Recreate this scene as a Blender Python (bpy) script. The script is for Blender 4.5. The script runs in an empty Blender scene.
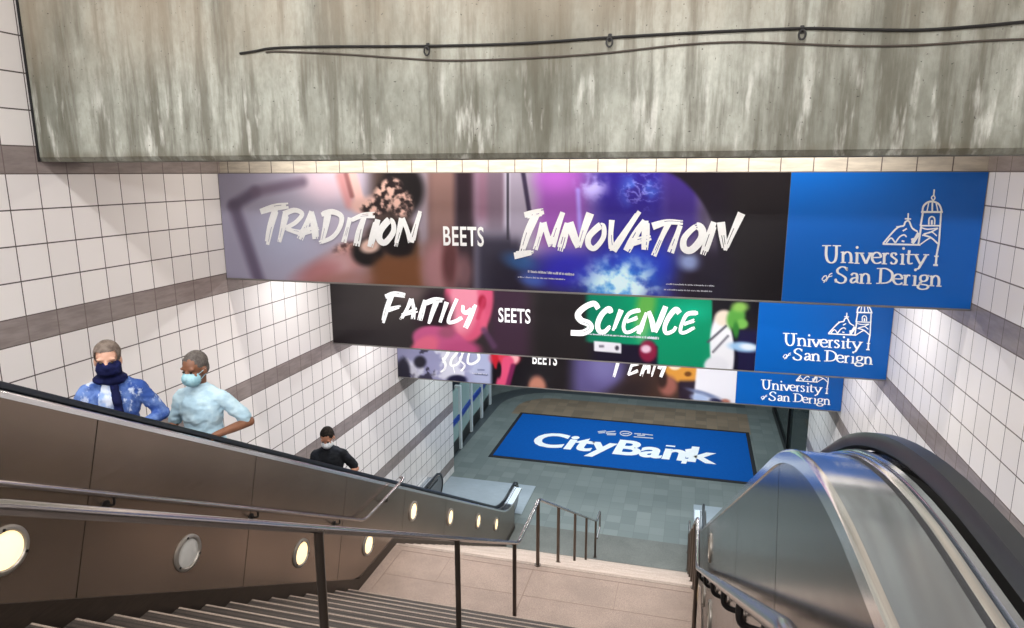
import bpy, bmesh, math, random
from mathutils import Vector, Matrix, noise
random.seed(7)
PI = math.pi
scene = bpy.context.scene
COL = scene.collection

# ------------------------------------------------------------------ camera
FOC, PITCH, YAW, ROLL = 685.67, .2033, .2601, -.0022
_F = Vector((-math.sin(YAW), math.cos(YAW), 0)); _Z = Vector((0, 0, 1))
CR = Vector((math.cos(YAW), math.sin(YAW), 0))
CW = _F*math.cos(PITCH) - _Z*math.sin(PITCH)
CU = _F*math.sin(PITCH) + _Z*math.cos(PITCH)
CR, CU = CR*math.cos(ROLL) + CU*math.sin(ROLL), CU*math.cos(ROLL) - CR*math.sin(ROLL)
cam_d = bpy.data.cameras.new('camera'); cam = bpy.data.objects.new('camera', cam_d); COL.objects.link(cam)
cam_d.sensor_width = 36; cam_d.lens = FOC/1024*36; cam_d.clip_start = .05
cam.matrix_world = Matrix((CR, CU, -CW)).transposed().to_4x4()
scene.camera = cam

def pray(u, v): return (u-512)*CR + (314-v)*CU + FOC*CW
def on_y(u, v, y):                      # measuring helper: photo pixel -> point of a plane at that depth
    d = pray(u, v); return d*(y/d.y)
def on_z(u, v, z):
    d = pray(u, v); return d*(z/d.z)
def to_px(p):
    d = p.dot(CW); return 512+FOC*p.dot(CR)/d, 314-FOC*p.dot(CU)/d

# ------------------------------------------------------------------ measures (metres)
XL, XR = -6.184, 2.821                  # tiled walls
XPL, XPR = -3.75, .30                   # steel cladding either side of the stairs
ZF = -8.2                               # lower concourse
ZT, ZM = -1.65, -4.97                   # top landing, middle landing
Y0, YM0, YM1, YB = 1.07, 6.80, 7.87, 13.46
YS = [8.0, 10.73, 13.42]                # banners
ZS = [(0.0, -1.42), (-1.58, -3.0), (-3.0, -4.42)]
def nosing(y):
    if y < Y0: return ZT
    if y < YM0: return ZT - (y-Y0)*(ZT-ZM)/(YM0-Y0)
    if y < YM1: return ZM
    if y < YB: return ZM - (y-YM1)*(ZM-ZF)/(YB-YM1)
    return ZF

# ------------------------------------------------------------------ helpers
def lin(c): return tuple(((x/12.92) if x <= .04045 else ((x+.055)/1.055)**2.4) for x in [v/255 for v in c])
def newmat(name):
    m = bpy.data.materials.new(name); m.use_nodes = True
    nt = m.node_tree; b = nt.nodes['Principled BSDF']; return m, nt, b
def mat(name, rgb, rough=.5, metal=0, spec=.5, emit=None, estr=0, bump=0, bscale=60, var=0, vscale=8):
    m, nt, b = newmat(name)
    c = (*lin(rgb), 1)
    b.inputs['Base Color'].default_value = c
    b.inputs['Roughness'].default_value = rough; b.inputs['Metallic'].default_value = metal
    b.inputs['Specular IOR Level'].default_value = spec
    if emit: b.inputs['Emission Color'].default_value = (*lin(emit), 1); b.inputs['Emission Strength'].default_value = estr
    if bump or var:
        tc = nt.nodes.new('ShaderNodeTexCoord')
    if var:
        n = nt.nodes.new('ShaderNodeTexNoise'); n.inputs['Scale'].default_value = vscale; n.inputs['Detail'].default_value = 6
        mp = nt.nodes.new('ShaderNodeMapRange'); mp.inputs[1].default_value = .3; mp.inputs[2].default_value = .7
        mp.inputs[3].default_value = 1-var; mp.inputs[4].default_value = 1+var
        mx = nt.nodes.new('ShaderNodeMix'); mx.data_type = 'RGBA'; mx.blend_type = 'MULTIPLY'; mx.inputs[0].default_value = 1
        nt.links.new(tc.outputs['Object'], n.inputs['Vector']); nt.links.new(n.outputs['Fac'], mp.inputs[0])
        mx.inputs[6].default_value = c; nt.links.new(mp.outputs[0], mx.inputs[7]); nt.links.new(mx.outputs[2], b.inputs['Base Color'])
    if bump:
        n2 = nt.nodes.new('ShaderNodeTexNoise'); n2.inputs['Scale'].default_value = bscale; n2.inputs['Detail'].default_value = 4
        bp = nt.nodes.new('ShaderNodeBump'); bp.inputs['Strength'].default_value = bump; bp.inputs['Distance'].default_value = .01
        nt.links.new(tc.outputs['Object'], n2.inputs['Vector']); nt.links.new(n2.outputs['Fac'], bp.inputs['Height'])
        nt.links.new(bp.outputs[0], b.inputs['Normal'])
    return m
class N:                                # tiny node-maths wrapper
    def __init__(s, nt): s.nt = nt
    def m(s, op, a, b=None, c=None):
        n = s.nt.nodes.new('ShaderNodeMath'); n.operation = op
        for i, v in enumerate((a, b, c)):
            if v is None: continue
            if isinstance(v, (int, float)): n.inputs[i].default_value = v
            else: s.nt.links.new(v, n.inputs[i])
        return n.outputs[0]
    def mix(s, f, a, b, mode='MIX'):
        n = s.nt.nodes.new('ShaderNodeMix'); n.data_type = 'RGBA'; n.blend_type = mode
        for i, v in ((0, f), (6, a), (7, b)):
            if isinstance(v, (int, float)): n.inputs[i].default_value = v
            elif isinstance(v, tuple): n.inputs[i].default_value = (*v, 1)
            else: s.nt.links.new(v, n.inputs[i])
        return n.outputs[2]
    def noise(s, vec, scale, detail=4, rough=.5, sc=None):
        if sc:
            mp = s.nt.nodes.new('ShaderNodeMapping'); mp.inputs['Scale'].default_value = sc; s.nt.links.new(vec, mp.inputs[0]); vec = mp.outputs[0]
        n = s.nt.nodes.new('ShaderNodeTexNoise'); n.inputs['Scale'].default_value = scale; n.inputs['Detail'].default_value = detail
        n.inputs['Roughness'].default_value = rough; s.nt.links.new(vec, n.inputs['Vector']); return n.outputs['Fac']
    def ramp(s, f, a, b, lo=0., hi=1.):
        n = s.nt.nodes.new('ShaderNodeMapRange'); n.interpolation_type = 'SMOOTHSTEP'
        s.nt.links.new(f, n.inputs[0]); n.inputs[1].default_value = a; n.inputs[2].default_value = b; n.inputs[3].default_value = lo; n.inputs[4].default_value = hi
        return n.outputs[0]
    def line(s, v, per, off, half):     # 1 near multiples of per
        x = s.m('ADD', v, -off+half); x = s.m('FLOORED_MODULO', x, per); return s.m('LESS_THAN', x, 2*half)

def tag(o, label=None, cat=None, group=None, kind=None):
    if label: o['label'] = label
    if cat: o['category'] = cat
    if group: o['group'] = group
    if kind: o['kind'] = kind
    return o
def link(o, parent=None):
    COL.objects.link(o)
    if parent is not None: o.parent = parent
    return o
def wloc(o):
    v = Vector((0, 0, 0))
    while o is not None: v = v + o.location; o = o.parent
    return v
def empty(name, loc, label, cat, group=None):
    o = bpy.data.objects.new(name, None); o.location = loc; o.empty_display_size = .1; link(o)
    return tag(o, label, cat, group)

class MB:                               # collects world-space geometry, builds ONE mesh object
    def __init__(s): s.bm = bmesh.new()
    def face(s, pts):
        try: return s.bm.faces.new([s.bm.verts.new(p) for p in pts])
        except ValueError: return None
    def box(s, a, b, bev=0):
        x0, y0, z0 = a; x1, y1, z1 = b
        v = [s.bm.verts.new((x, y, z)) for x in (x0, x1) for y in (y0, y1) for z in (z0, z1)]
        fs = [s.bm.faces.new([v[i] for i in q]) for q in ((0,1,3,2), (4,6,7,5), (0,4,5,1), (2,3,7,6), (0,2,6,4), (1,5,7,3))]
        if bev:
            es = list({e for f in fs for e in f.edges})
            bmesh.ops.bevel(s.bm, geom=es, offset=bev, segments=2, affect='EDGES')
        return s
    def prism(s, poly, axis, a, b):     # polygon in the other two axes, extruded from a to b
        def P(p, t): return {'x': (t, p[0], p[1]), 'y': (p[0], t, p[1]), 'z': (p[0], p[1], t)}[axis]
        A = [s.bm.verts.new(P(p, a)) for p in poly]; B = [s.bm.verts.new(P(p, b)) for p in poly]
        n = len(poly)
        s.bm.faces.new(A); s.bm.faces.new(B[::-1])
        for i in range(n): s.bm.faces.new((A[i], B[i], B[(i+1) % n], A[(i+1) % n]))
        return s
    def tube(s, pts, r, seg=10, cap=True, flat=1.0):
        pts = [Vector(p) for p in pts]; rings = []; up = Vector((0, 0, 1))
        prev = None
        for i, p in enumerate(pts):
            t = ((pts[min(i+1, len(pts)-1)]-p).normalized() + (p-pts[max(i-1, 0)]).normalized())
            t = t.normalized() if t.length > 1e-6 else Vector((0, 0, 1))
            if prev is None:
                ref = up if abs(t.z) < .95 else Vector((1, 0, 0)); n = (ref - t*ref.dot(t)).normalized()
            else:
                n = (prev - t*prev.dot(t)).normalized()
            prev = n; bn = t.cross(n); rr = r[i] if isinstance(r, (list, tuple)) else r
            rings.append([s.bm.verts.new(p + (n*math.cos(k*2*PI/seg)*flat + bn*math.sin(k*2*PI/seg))*rr) for k in range(seg)])
        for A, B in zip(rings, rings[1:]):
            for k in range(seg): s.bm.faces.new((A[k], A[(k+1) % seg], B[(k+1) % seg], B[k]))
        if cap: s.bm.faces.new(rings[0][::-1]); s.bm.faces.new(rings[-1])
        return s
    def sweep(s, prof, path, x0, dirn, closed=False, caps=True):   # profile (d,h) carried along a (y,z) path
        rows = [[s.bm.verts.new((x0+dirn*d, y, z+h)) for d, h in prof] for y, z in path]
        n = len(prof)
        for A, B in zip(rows, rows[1:]):
            for k in range(n if closed else n-1): s.bm.faces.new((A[k], A[(k+1) % n], B[(k+1) % n], B[k]))
        if closed and caps: s.bm.faces.new(rows[0][::-1]); s.bm.faces.new(rows[-1])
        return s
    def ribbon(s, path, w, n0, x0, dirn):  # belt: rounded section of half-width w along yz path, n0 thickness
        pts = [Vector((0, y, z)) for y, z in path]; rows = []
        sec = [(-1, -.55), (-1, .35), (-.72, 1), (.72, 1), (1, .35), (1, -.55), (.6, -1), (-.6, -1)]
        for i, p in enumerate(pts):
            t = (pts[min(i+1, len(pts)-1)] - pts[max(i-1, 0)]).normalized(); nn = Vector((0, -t.z, t.y))
            rows.append([s.bm.verts.new((x0+dirn*a*w, *(p + nn*b*n0).yz)) for a, b in sec])
        for A, B in zip(rows, rows[1:]):
            for k in range(8): s.bm.faces.new((A[k], A[(k+1) % 8], B[(k+1) % 8], B[k]))
        s.bm.faces.new(rows[0][::-1]); s.bm.faces.new(rows[-1]); return s
    def lathe_x(s, c, prof, dirn=1, seg=24, cap=True):     # profile (radius, out) around an x axis through c
        rows = [[s.bm.verts.new((c[0]+dirn*o, c[1]+r*math.cos(k*2*PI/seg), c[2]+r*math.sin(k*2*PI/seg))) for k in range(seg)] for r, o in prof]
        for A, B in zip(rows, rows[1:]):
            for k in range(seg): s.bm.faces.new((A[k], A[(k+1) % seg], B[(k+1) % seg], B[k]))
        if cap: s.bm.faces.new(rows[-1])
        return s
    def build(s, name, m, parent=None, smooth=False, normals=True):
        if normals: bmesh.ops.recalc_face_normals(s.bm, faces=s.bm.faces)
        off = wloc(parent) if parent is not None else Vector((0, 0, 0))
        if off.length: bmesh.ops.translate(s.bm, verts=s.bm.verts, vec=-off)
        me = bpy.data.meshes.new(name); s.bm.to_mesh(me); s.bm.free()
        if smooth:
            for p in me.polygons: p.use_smooth = True
            try: me.set_sharp_from_angle(angle=math.radians(40))
            except Exception: pass
        if m: me.materials.append(m)
        return link(bpy.data.objects.new(name, me), parent)
def base_origin(o):                     # move a single mesh's origin to its own base
    vs = [v.co for v in o.data.vertices]
    c = Vector(((min(v.x for v in vs)+max(v.x for v in vs))/2, (min(v.y for v in vs)+max(v.y for v in vs))/2, min(v.z for v in vs)))
    o.data.transform(Matrix.Translation(-c)); o.location = c
    return o

# ------------------------------------------------------------------ materials
def tile_mat(name, ax, tile=(232, 226, 222), grout=(88, 78, 74), off=6.363, band=(150, 138, 133), pitch=.3295):
    m, nt, b = newmat(name); n = N(nt)
    tc = nt.nodes.new('ShaderNodeTexCoord'); sp = nt.nodes.new('ShaderNodeSeparateXYZ'); nt.links.new(tc.outputs['Object'], sp.inputs[0])
    h = sp.outputs[0 if ax == 'x' else 1]; z = sp.outputs[2]
    zm = n.m('FLOORED_MODULO', z, 1.6)              # 0..0.256 grey band, then four rows of white tile
    isb = n.m('LESS_THAN', zm, .256)
    zz = n.m('SUBTRACT', zm, .256)
    rows = n.line(zz, .336, 0, .0065)
    rows = n.m('MULTIPLY', rows, n.m('GREATER_THAN', zm, .25))
    rows = n.m('MAXIMUM', rows, n.m('LESS_THAN', zm, .006))
    vert = n.line(h, pitch, off, .0055)
    g = n.m('MAXIMUM', rows, vert)
    # each tile a slightly different white
    cell = nt.nodes.new('ShaderNodeCombineXYZ')
    nt.links.new(n.m('FLOOR', n.m('DIVIDE', n.m('ADD', h, -off), pitch)), cell.inputs[0]); nt.links.new(n.m('FLOOR', n.m('DIVIDE', zz, .336)), cell.inputs[1])
    nt.links.new(n.m('FLOOR', n.m('DIVIDE', z, 1.6)), cell.inputs[2])
    wn = nt.nodes.new('ShaderNodeTexWhiteNoise'); nt.links.new(cell.outputs[0], wn.inputs['Vector'])
    t = n.mix(n.m('MULTIPLY', wn.outputs['Value'], .6), lin(tile), lin(tuple(int(c*.955) for c in tile)))
    bn = n.noise(tc.outputs['Object'], 3, 5, .6, (1, 1, 6))
    bd = n.mix(n.ramp(bn, .3, .7), lin(band), lin(tuple(int(c*.86) for c in band)))
    col = n.mix(isb, t, bd)
    gcol = n.mix(isb, lin(grout), lin((112, 100, 96)))
    col = n.mix(g, col, gcol)
    nt.links.new(col, b.inputs['Base Color'])
    nt.links.new(n.m('ADD', n.m('MULTIPLY', g, .5), .3), b.inputs['Roughness'])
    b.inputs['Specular IOR Level'].default_value = .4
    bp = nt.nodes.new('ShaderNodeBump'); bp.inputs['Strength'].default_value = .25; bp.inputs['Distance'].default_value = .004; bp.invert = True
    nt.links.new(g, bp.inputs['Height']); nt.links.new(bp.outputs[0], b.inputs['Normal'])
    return m
M_tile_l = tile_mat('wall_tile_left', 'y')
M_tile_r = tile_mat('wall_tile_right', 'y', grout=(108, 98, 94), off=6.2)
M_tile_x = tile_mat('bulkhead_tile', 'x', off=.2, band=(226, 216, 200))

def concrete_mat():
    m, nt, b = newmat('board_marked_concrete'); n = N(nt)
    tc = nt.nodes.new('ShaderNodeTexCoord'); o = tc.outputs['Object']
    sp = nt.nodes.new('ShaderNodeSeparateXYZ'); nt.links.new(o, sp.inputs[0]); z = sp.outputs[2]
    big = n.noise(o, .9, 5, .6, (1, 1, .55))
    col = n.mix(n.ramp(big, .3, .72), lin((116, 117, 105)), lin((190, 192, 180)))
    streak = n.noise(o, 5.5, 6, .62, (1.4, 1, .13))
    col = n.mix(n.ramp(streak, .40, .66, 0, .75), col, lin((84, 80, 66)))
    pale = n.noise(o, 8, 4, .55, (1.3, 1, .22))
    col = n.mix(n.m('MULTIPLY', n.ramp(pale, .55, .72, 0, .75), n.ramp(z, .95, .5)), col, lin((212, 212, 202)))
    fine = n.noise(o, 26, 6, .65, (1, 1, .5))
    col = n.mix(n.ramp(fine, .35, .7, 0, .28), col, lin((92, 88, 74)))
    lamp_warmth = n.m('MULTIPLY', n.ramp(z, .6, 1.5), n.ramp(n.noise(o, 1.2, 4, .6, (1, 1, .3)), .3, .65))
    col = n.mix(n.m('MULTIPLY', lamp_warmth, .5), col, lin((172, 156, 134)))  # warm lamp light on the upper face, put into the colour
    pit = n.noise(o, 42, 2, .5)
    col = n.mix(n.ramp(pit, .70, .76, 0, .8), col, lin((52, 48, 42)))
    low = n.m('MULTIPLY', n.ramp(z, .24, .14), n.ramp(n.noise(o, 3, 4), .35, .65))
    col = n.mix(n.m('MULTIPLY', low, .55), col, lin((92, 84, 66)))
    nt.links.new(col, b.inputs['Base Color']); b.inputs['Roughness'].default_value = .8
    bp = nt.nodes.new('ShaderNodeBump'); bp.inputs['Strength'].default_value = .35; bp.inputs['Distance'].default_value = .02
    nt.links.new(n.m('ADD', streak, n.m('MULTIPLY', fine, .5)), bp.inputs['Height']); nt.links.new(bp.outputs[0], b.inputs['Normal'])
    return m
M_conc = concrete_mat()

def steel_mat(name, rgb, rough, sc=(1, 4, 60), var=.12, metal=.92):
    m, nt, b = newmat(name); n = N(nt)
    tc = nt.nodes.new('ShaderNodeTexCoord')
    br = n.noise(tc.outputs['Object'], 2.0, 5, .6, sc)
    sm = n.noise(tc.outputs['Object'], 1.3, 3, .5)
    col = n.mix(n.ramp(br, .3, .7), lin(tuple(c*(1-var) for c in rgb)), lin(rgb))
    col = n.mix(n.ramp(sm, .35, .7, 0, .35), col, lin(tuple(c*.8 for c in rgb)))
    nt.links.new(col, b.inputs['Base Color']); b.inputs['Metallic'].default_value = metal
    nt.links.new(n.ramp(br, .2, .8, rough-.02, rough+.02), b.inputs['Roughness'])
    return m
M_clad = steel_mat('brushed_bronze_steel', (150, 134, 121), .25, (1, .4, 30), .02, .88)
M_cladr = steel_mat('brushed_grey_steel', (116, 111, 108), .2, (1, .4, 30), .03)
M_deck = steel_mat('satin_steel_deck', (190, 198, 208), .12, (12, .3, .3), .02)
M_plate = steel_mat('ribbed_aluminium_plate', (178, 188, 196), .5, (2, 60, 2), .1, .45)
M_trim = mat('polished_trim', (226, 225, 226), .16, .95)
M_rail = mat('polished_handrail_steel', (178, 172, 170), .22, .95)
M_post = mat('post_steel', (104, 95, 88), .34, .9)
M_brk = mat('dark_bracket_iron', (38, 35, 34), .45, .6)
M_rub = mat('black_rubber', (26, 29, 34), .30, 0, .5)
M_gap = mat('black_recess', (14, 14, 15), .6)
M_white = mat('painted_white_lettering', (250, 250, 250), .55, var=.03, vscale=30)
M_fine = mat('fine_print_white', (205, 205, 215), .6)
M_edge = mat('banner_aluminium_edge', (150, 146, 142), .4, .7)
M_skirt = steel_mat('dark_skirting_steel', (92, 82, 74), .45)
M_cable = mat('black_cable', (26, 24, 22), .55)
M_cable2 = mat('grey_brown_cable', (72, 64, 56), .6)
M_dark = mat('dark_bronze_frame', (26, 28, 30), .4, .4)

def granite(name, a, bcol, sp=140, rough=.6):
    m, nt, b = newmat(name); n = N(nt); tc = nt.nodes.new('ShaderNodeTexCoord'); o = tc.outputs['Object']
    f = n.noise(o, sp, 2, .7); col = n.mix(n.ramp(f, .38, .62), lin(a), lin(bcol))
    g = n.noise(o, 2.2, 4, .6); col = n.mix(n.ramp(g, .3, .7, 0, .35), col, lin(tuple(c*.72 for c in a)))
    nt.links.new(col, b.inputs['Base Color']); b.inputs['Roughness'].default_value = rough
    return m
M_gran = granite('pale_pink_granite', (128, 109, 97), (162, 142, 128))
M_gran2 = granite('lighter_granite', (168, 151, 138), (198, 182, 168))
M_joint = mat('granite_joint', (126, 108, 96), .8)
M_nose = granite('pale_nosing_stone', (132, 116, 104), (168, 152, 138))
def tread_mat():
    m, nt, b = newmat('grooved_tread_stone'); n = N(nt); tc = nt.nodes.new('ShaderNodeTexCoord'); o = tc.outputs['Object']
    sp = nt.nodes.new('ShaderNodeSeparateXYZ'); nt.links.new(o, sp.inputs[0])
    f = n.noise(o, 120, 2, .7); col = n.mix(n.ramp(f, .38, .62), lin((54, 47, 42)), lin((74, 65, 58)))
    gr = n.line(sp.outputs[1], .04, 0, .007); col = n.mix(n.m('MULTIPLY', gr, .8), col, lin((34, 29, 26)))
    dirt = n.noise(o, 3, 5, .6); col = n.mix(n.ramp(dirt, .35, .7, 0, .4), col, lin((58, 50, 44)))
    nt.links.new(col, b.inputs['Base Color']); b.inputs['Roughness'].default_value = .65
    return m
M_tread = tread_mat()

def floor_mat():
    m, nt, b = newmat('concourse_tile_floor'); n = N(nt); tc = nt.nodes.new('ShaderNodeTexCoord'); o = tc.outputs['Object']
    sp = nt.nodes.new('ShaderNodeSeparateXYZ'); nt.links.new(o, sp.inputs[0]); x, y = sp.outputs[0], sp.outputs[1]
    sx, sy = n.m('FLOOR', n.m('DIVIDE', x, .345)), n.m('FLOOR', n.m('DIVIDE', y, .345))
    cell = nt.nodes.new('ShaderNodeCombineXYZ'); nt.links.new(sx, cell.inputs[0]); nt.links.new(sy, cell.inputs[1])
    wn = nt.nodes.new('ShaderNodeTexWhiteNoise'); nt.links.new(cell.outputs[0], wn.inputs['Vector'])
    col = n.mix(wn.outputs['Value'], lin((101, 110, 108)), lin((121, 129, 126)))
    f = n.noise(o, 60, 3, .7); col = n.mix(n.ramp(f, .35, .65, 0, .3), col, lin((108, 118, 116)))
    g = n.m('MAXIMUM', n.line(x, .345, 0, .006), n.line(y, .345, 0, .006))
    # rounded paving bands sweep round the mat, brown field inside them
    qx = n.m('MAXIMUM', n.m('MULTIPLY', n.m('ADD', x, 4.6), -1), 0); qy = n.m('MAXIMUM', n.m('ADD', y, -22.6), 0)
    r = n.m('SQRT', n.m('ADD', n.m('MULTIPLY', qx, qx), n.m('MULTIPLY', qy, qy)))
    rng = lambda a, b: n.m('MULTIPLY', n.m('GREATER_THAN', r, a), n.m('LESS_THAN', r, b))
    west = n.m('LESS_THAN', x, 2.05)
    brown = n.mix(wn.outputs['Value'], lin((112, 98, 82)), lin((138, 120, 100)))
    fld = n.m('MULTIPLY', n.m('MULTIPLY', n.m('LESS_THAN', r, 1.25), n.m('GREATER_THAN', y, 21.9)), west)
    col = n.mix(fld, col, brown)
    col = n.mix(n.m('MULTIPLY', rng(1.9, 2.6), n.m('MULTIPLY', west, n.m('GREATER_THAN', y, 16.9))), col, lin((66, 74, 78)))
    col = n.mix(n.m('MULTIPLY', rng(3.7, 30), west), col, lin((58, 72, 92)))
    col = n.mix(n.m('MULTIPLY', g, .55), col, lin((88, 96, 95)))
    nt.links.new(col, b.inputs['Base Color']); b.inputs['Roughness'].default_value = .42
    return m
M_floor = floor_mat()
M_strip = granite('grey_threshold_stone', (98, 100, 95), (118, 120, 114), 90)
M_ceil = mat('plain_ceiling_plaster', (214, 208, 200), .8, var=.05)
M_matb = mat('blue_mat_pile', (8, 84, 164), .9, 0, .1, bump=.3, bscale=200, var=.05, vscale=12)
M_matk = mat('black_mat_rubber_edge', (16, 18, 24), .8)
M_blue = mat('printed_blue_panel', (4, 88, 170), .32, 0, .4)
M_blue1 = mat('printed_blue_panel_lifted', (4, 100, 196), .32, 0, .4)  # same banner blue, brightened to make up for weak light on the top banner
M_glassp = mat('pale_green_panel', (150, 176, 172), .15)
M_bluetrim = mat('royal_blue_band', (22, 62, 150), .4)
M_wpost = mat('white_enamel_post', (206, 214, 216), .4)

# ------------------------------------------------------------------ room shell
def struct(o): o['kind'] = 'structure'; return o
def shell(name, a, b, m):
    mb = MB(); mb.box(a, b); return struct(mb.build(name, m))
wl = MB(); wl.prism([(-6, 3.2), (5.9, 3.2), (5.9, 1.7), (16.9, 1.7), (16.9, ZF-.1), (-6, ZF-.1)], 'x', XL-.25, XL); struct(wl.build('wall_left', M_tile_l))
wr = MB(); wr.prism([(-6, 3.2), (5.9, 3.2), (5.9, 1.7), (16.65, 1.7), (16.65, ZF-.1), (-6, ZF-.1)], 'x', XR, XR+.25); struct(wr.build('wall_right', M_tile_r))
shell('wall_back', (XL-.25, -6.25, -3.2), (XR+.25, -6, 3.2), M_tile_x)
shell('ceiling', (XL-.25, -6.25, 3.2), (XR+.25, 6.1, 3.4), M_ceil)
fl = MB(); fl.box((-14, 13.9, ZF-.2), (9, 31, ZF)); struct(fl.build('floor', M_floor))
# concrete downstand beam with a chamfered, broken lower arris
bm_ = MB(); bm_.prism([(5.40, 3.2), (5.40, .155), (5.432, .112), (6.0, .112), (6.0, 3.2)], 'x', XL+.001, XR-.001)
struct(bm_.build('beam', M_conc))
mb = MB(); mb.box((XL+.0015, 5.392, .112), (XL+.028, 5.3995, 3.19)); struct(mb.build('dark_joint', M_gap))  # black strip standing in for the dark gap between beam and wall
# stepped bulkheads that carry the banners, soffits between
for i in range(3):
    y = YS[i]; y2 = YS[i+1] if i < 2 else 31
    zt = ZS[i][0]; zb = ZS[i][1] + .12
    mb = MB(); mb.prism([(y+.06, 1.7 if i == 0 else ZS[i-1][1]+.30), (y+.06, zb), (y+.26, zb), (y+.26, zb+.3), (y2+.06, zb+.3), (y2+.06, zb+.5), (y+.46, zb+.5), (y+.46, 1.7 if i == 0 else ZS[i-1][1]+.30)], 'x', (XL+.001) if i < 2 else -14, (XR-.001) if i < 2 else 9)
    struct(mb.build('bulkhead', M_tile_x if i == 0 else M_ceil))
shell('ceiling.001', (XL+.001, 6.0, 1.5), (XR-.001, 8.06, 1.7), M_ceil)
shell('wall_far', (-14, 31, ZF), (9, 31.2, -3.5), M_ceil)
shell('wall_far_left', (-14.2, 13.9, ZF), (-14, 31, -3.5), M_ceil)
shell('wall_far_right', (9, 13.9, ZF), (9.2, 31, -3.5), M_ceil)
shell('wall_return_left', (-14, 16.7, ZF), (XL-.251, 16.9, -3.5), M_ceil)
shell('wall_return_right', (XR+.251, 16.45, ZF), (9, 16.65, -3.5), M_ceil)
# thresholds: top landing and the stone strip at the foot of the stairs
shell('floor.001', (XPL+.02, -6, ZT-.3), (XPR-.02, Y0, ZT), M_gran)
shell('floor.002', (XPL-.2, YB, ZF-.2), (XPR+.2, 13.9+.65, ZF+.006), M_strip)

# ------------------------------------------------------------------ staircase
stair = empty('staircase', ((XPL+XPR)/2, YM0, ZF), 'granite staircase of two flights with a pale middle landing, between the two escalators', 'stairs')
def flight(y0, y1, z0, z1, n, mt, nw, nm_):
    r = (z0-z1)/n; t = (y1-y0)/(n-1) if False else (y1-y0)/n
    for k in range(n):
        ya = y0 + k*t; zt = z0 - (k+1)*r
        if k == n-1: break                      # last riser lands on the floor
        mb = MB(); mb.box((XPL+.012, ya-.02, zt-r-.12), (XPR-.012, ya+t, zt))
        s = mb.build('step', mt, stair)
        nb = MB(); nb.box((XPL+.013, ya+t-nw, zt-.035), (XPR-.013, ya+t+.012, zt+.003), .003); nb.build('nosing_strip', nm_, s)
flight(Y0, YM0, ZT, ZM, 20, M_tread, .010, M_nose)
flight(YM1, YB, ZM, ZF, 20, M_gran2, .04, M_gran2)
# nosing of top and landing edges belongs to the landing slab
lb = MB(); lb.box((XPL+.012, YM0-.29, ZM-.35), (XPR-.012, YM1, ZM)); land = lb.build('landing', M_gran, stair)
jb = MB()
jb.box((-1.79, YM0+.0, ZM+.0005), (-1.775, YM1-.14, ZM+.002)); jb.box((XPL+.15, YM1-.15, ZM+.0005), (XPR-.12, YM1-.138, ZM+.002))
jb.box((XPL+.15, YM0+.02, ZM+.0005), (XPL+.162, YM1-.14, ZM+.002))
for x in (-2.9, -.7): jb.box((x, YM0+.3, ZM+.0005), (x+.006, YM1-.14, ZM+.0015))
jb.box((XPL+.15, YM0+.36, ZM+.0005), (XPR-.12, YM0+.366, ZM+.0015))
jb.build('joint_line', M_joint, land)
nb = MB(); nb.box((XPL+.013, YM1-.05, ZM-.035), (XPR-.013, YM1+.012, ZM+.003), .004); nb.build('nosing_strip', M_nose, land)
sb = MB()                                       # strings under the treads close the stair from below
sb.prism([(Y0, ZT-.32), (YM0-.25, ZM-.36), (YM1, ZM-.36), (YB, ZF-.15), (YB, ZF-.19), (YM1-.3, ZM-.6), (YM0-.3, ZM-.6), (Y0, ZT-.6)], 'x', XPL+.02, XPR-.02)
sb.build('underside_slab', M_gran, stair)

# ------------------------------------------------------------------ escalators
EL, EB = -.645, -7.52                           # deck-edge level at top and bottom
def Eline(y): return -1.236 - .577*(y-2.833)
def arc(pa, pc, pb, n=10):                      # smooth corner from pa to pb round pc
    return [((1-t)**2*pa[0]+2*t*(1-t)*pc[0]+t*t*pb[0], (1-t)**2*pa[1]+2*t*(1-t)*pc[1]+t*t*pb[1]) for t in [i/n for i in range(n+1)]]
yk1 = 2.833 + (-1.236-EL)/.577; yk2 = 2.833 + (-1.236-EB)/.577
YTOP, YEND, YCL = -2.2, 14.95, 14.28
T1 = .62
def epath(y_end=YEND, y_top=YTOP):
    p = [(y_top, EL), (0, EL)]
    p += arc((yk1-T1, EL), (yk1, EL), (yk1+T1*.9, Eline(yk1+T1*.9)), 12)
    p += [(3.5, Eline(3.5)), (6, Eline(6)), (9, Eline(9)), (12, Eline(12))]
    p += arc((yk2-.5, Eline(yk2-.5)), (yk2, EB), (yk2+.5, EB), 8)
    p += [(y_end, EB)]
    return p
def E0_at(y, P=epath()):
    for (a, za), (b, zb) in zip(P, P[1:]):
        if a <= y <= b: return za + (zb-za)*(y-a)/(b-a)
    return P[0][1] if y < P[0][0] else P[-1][1]
SD = .90                                       # deck edge above the escalator treads
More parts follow.
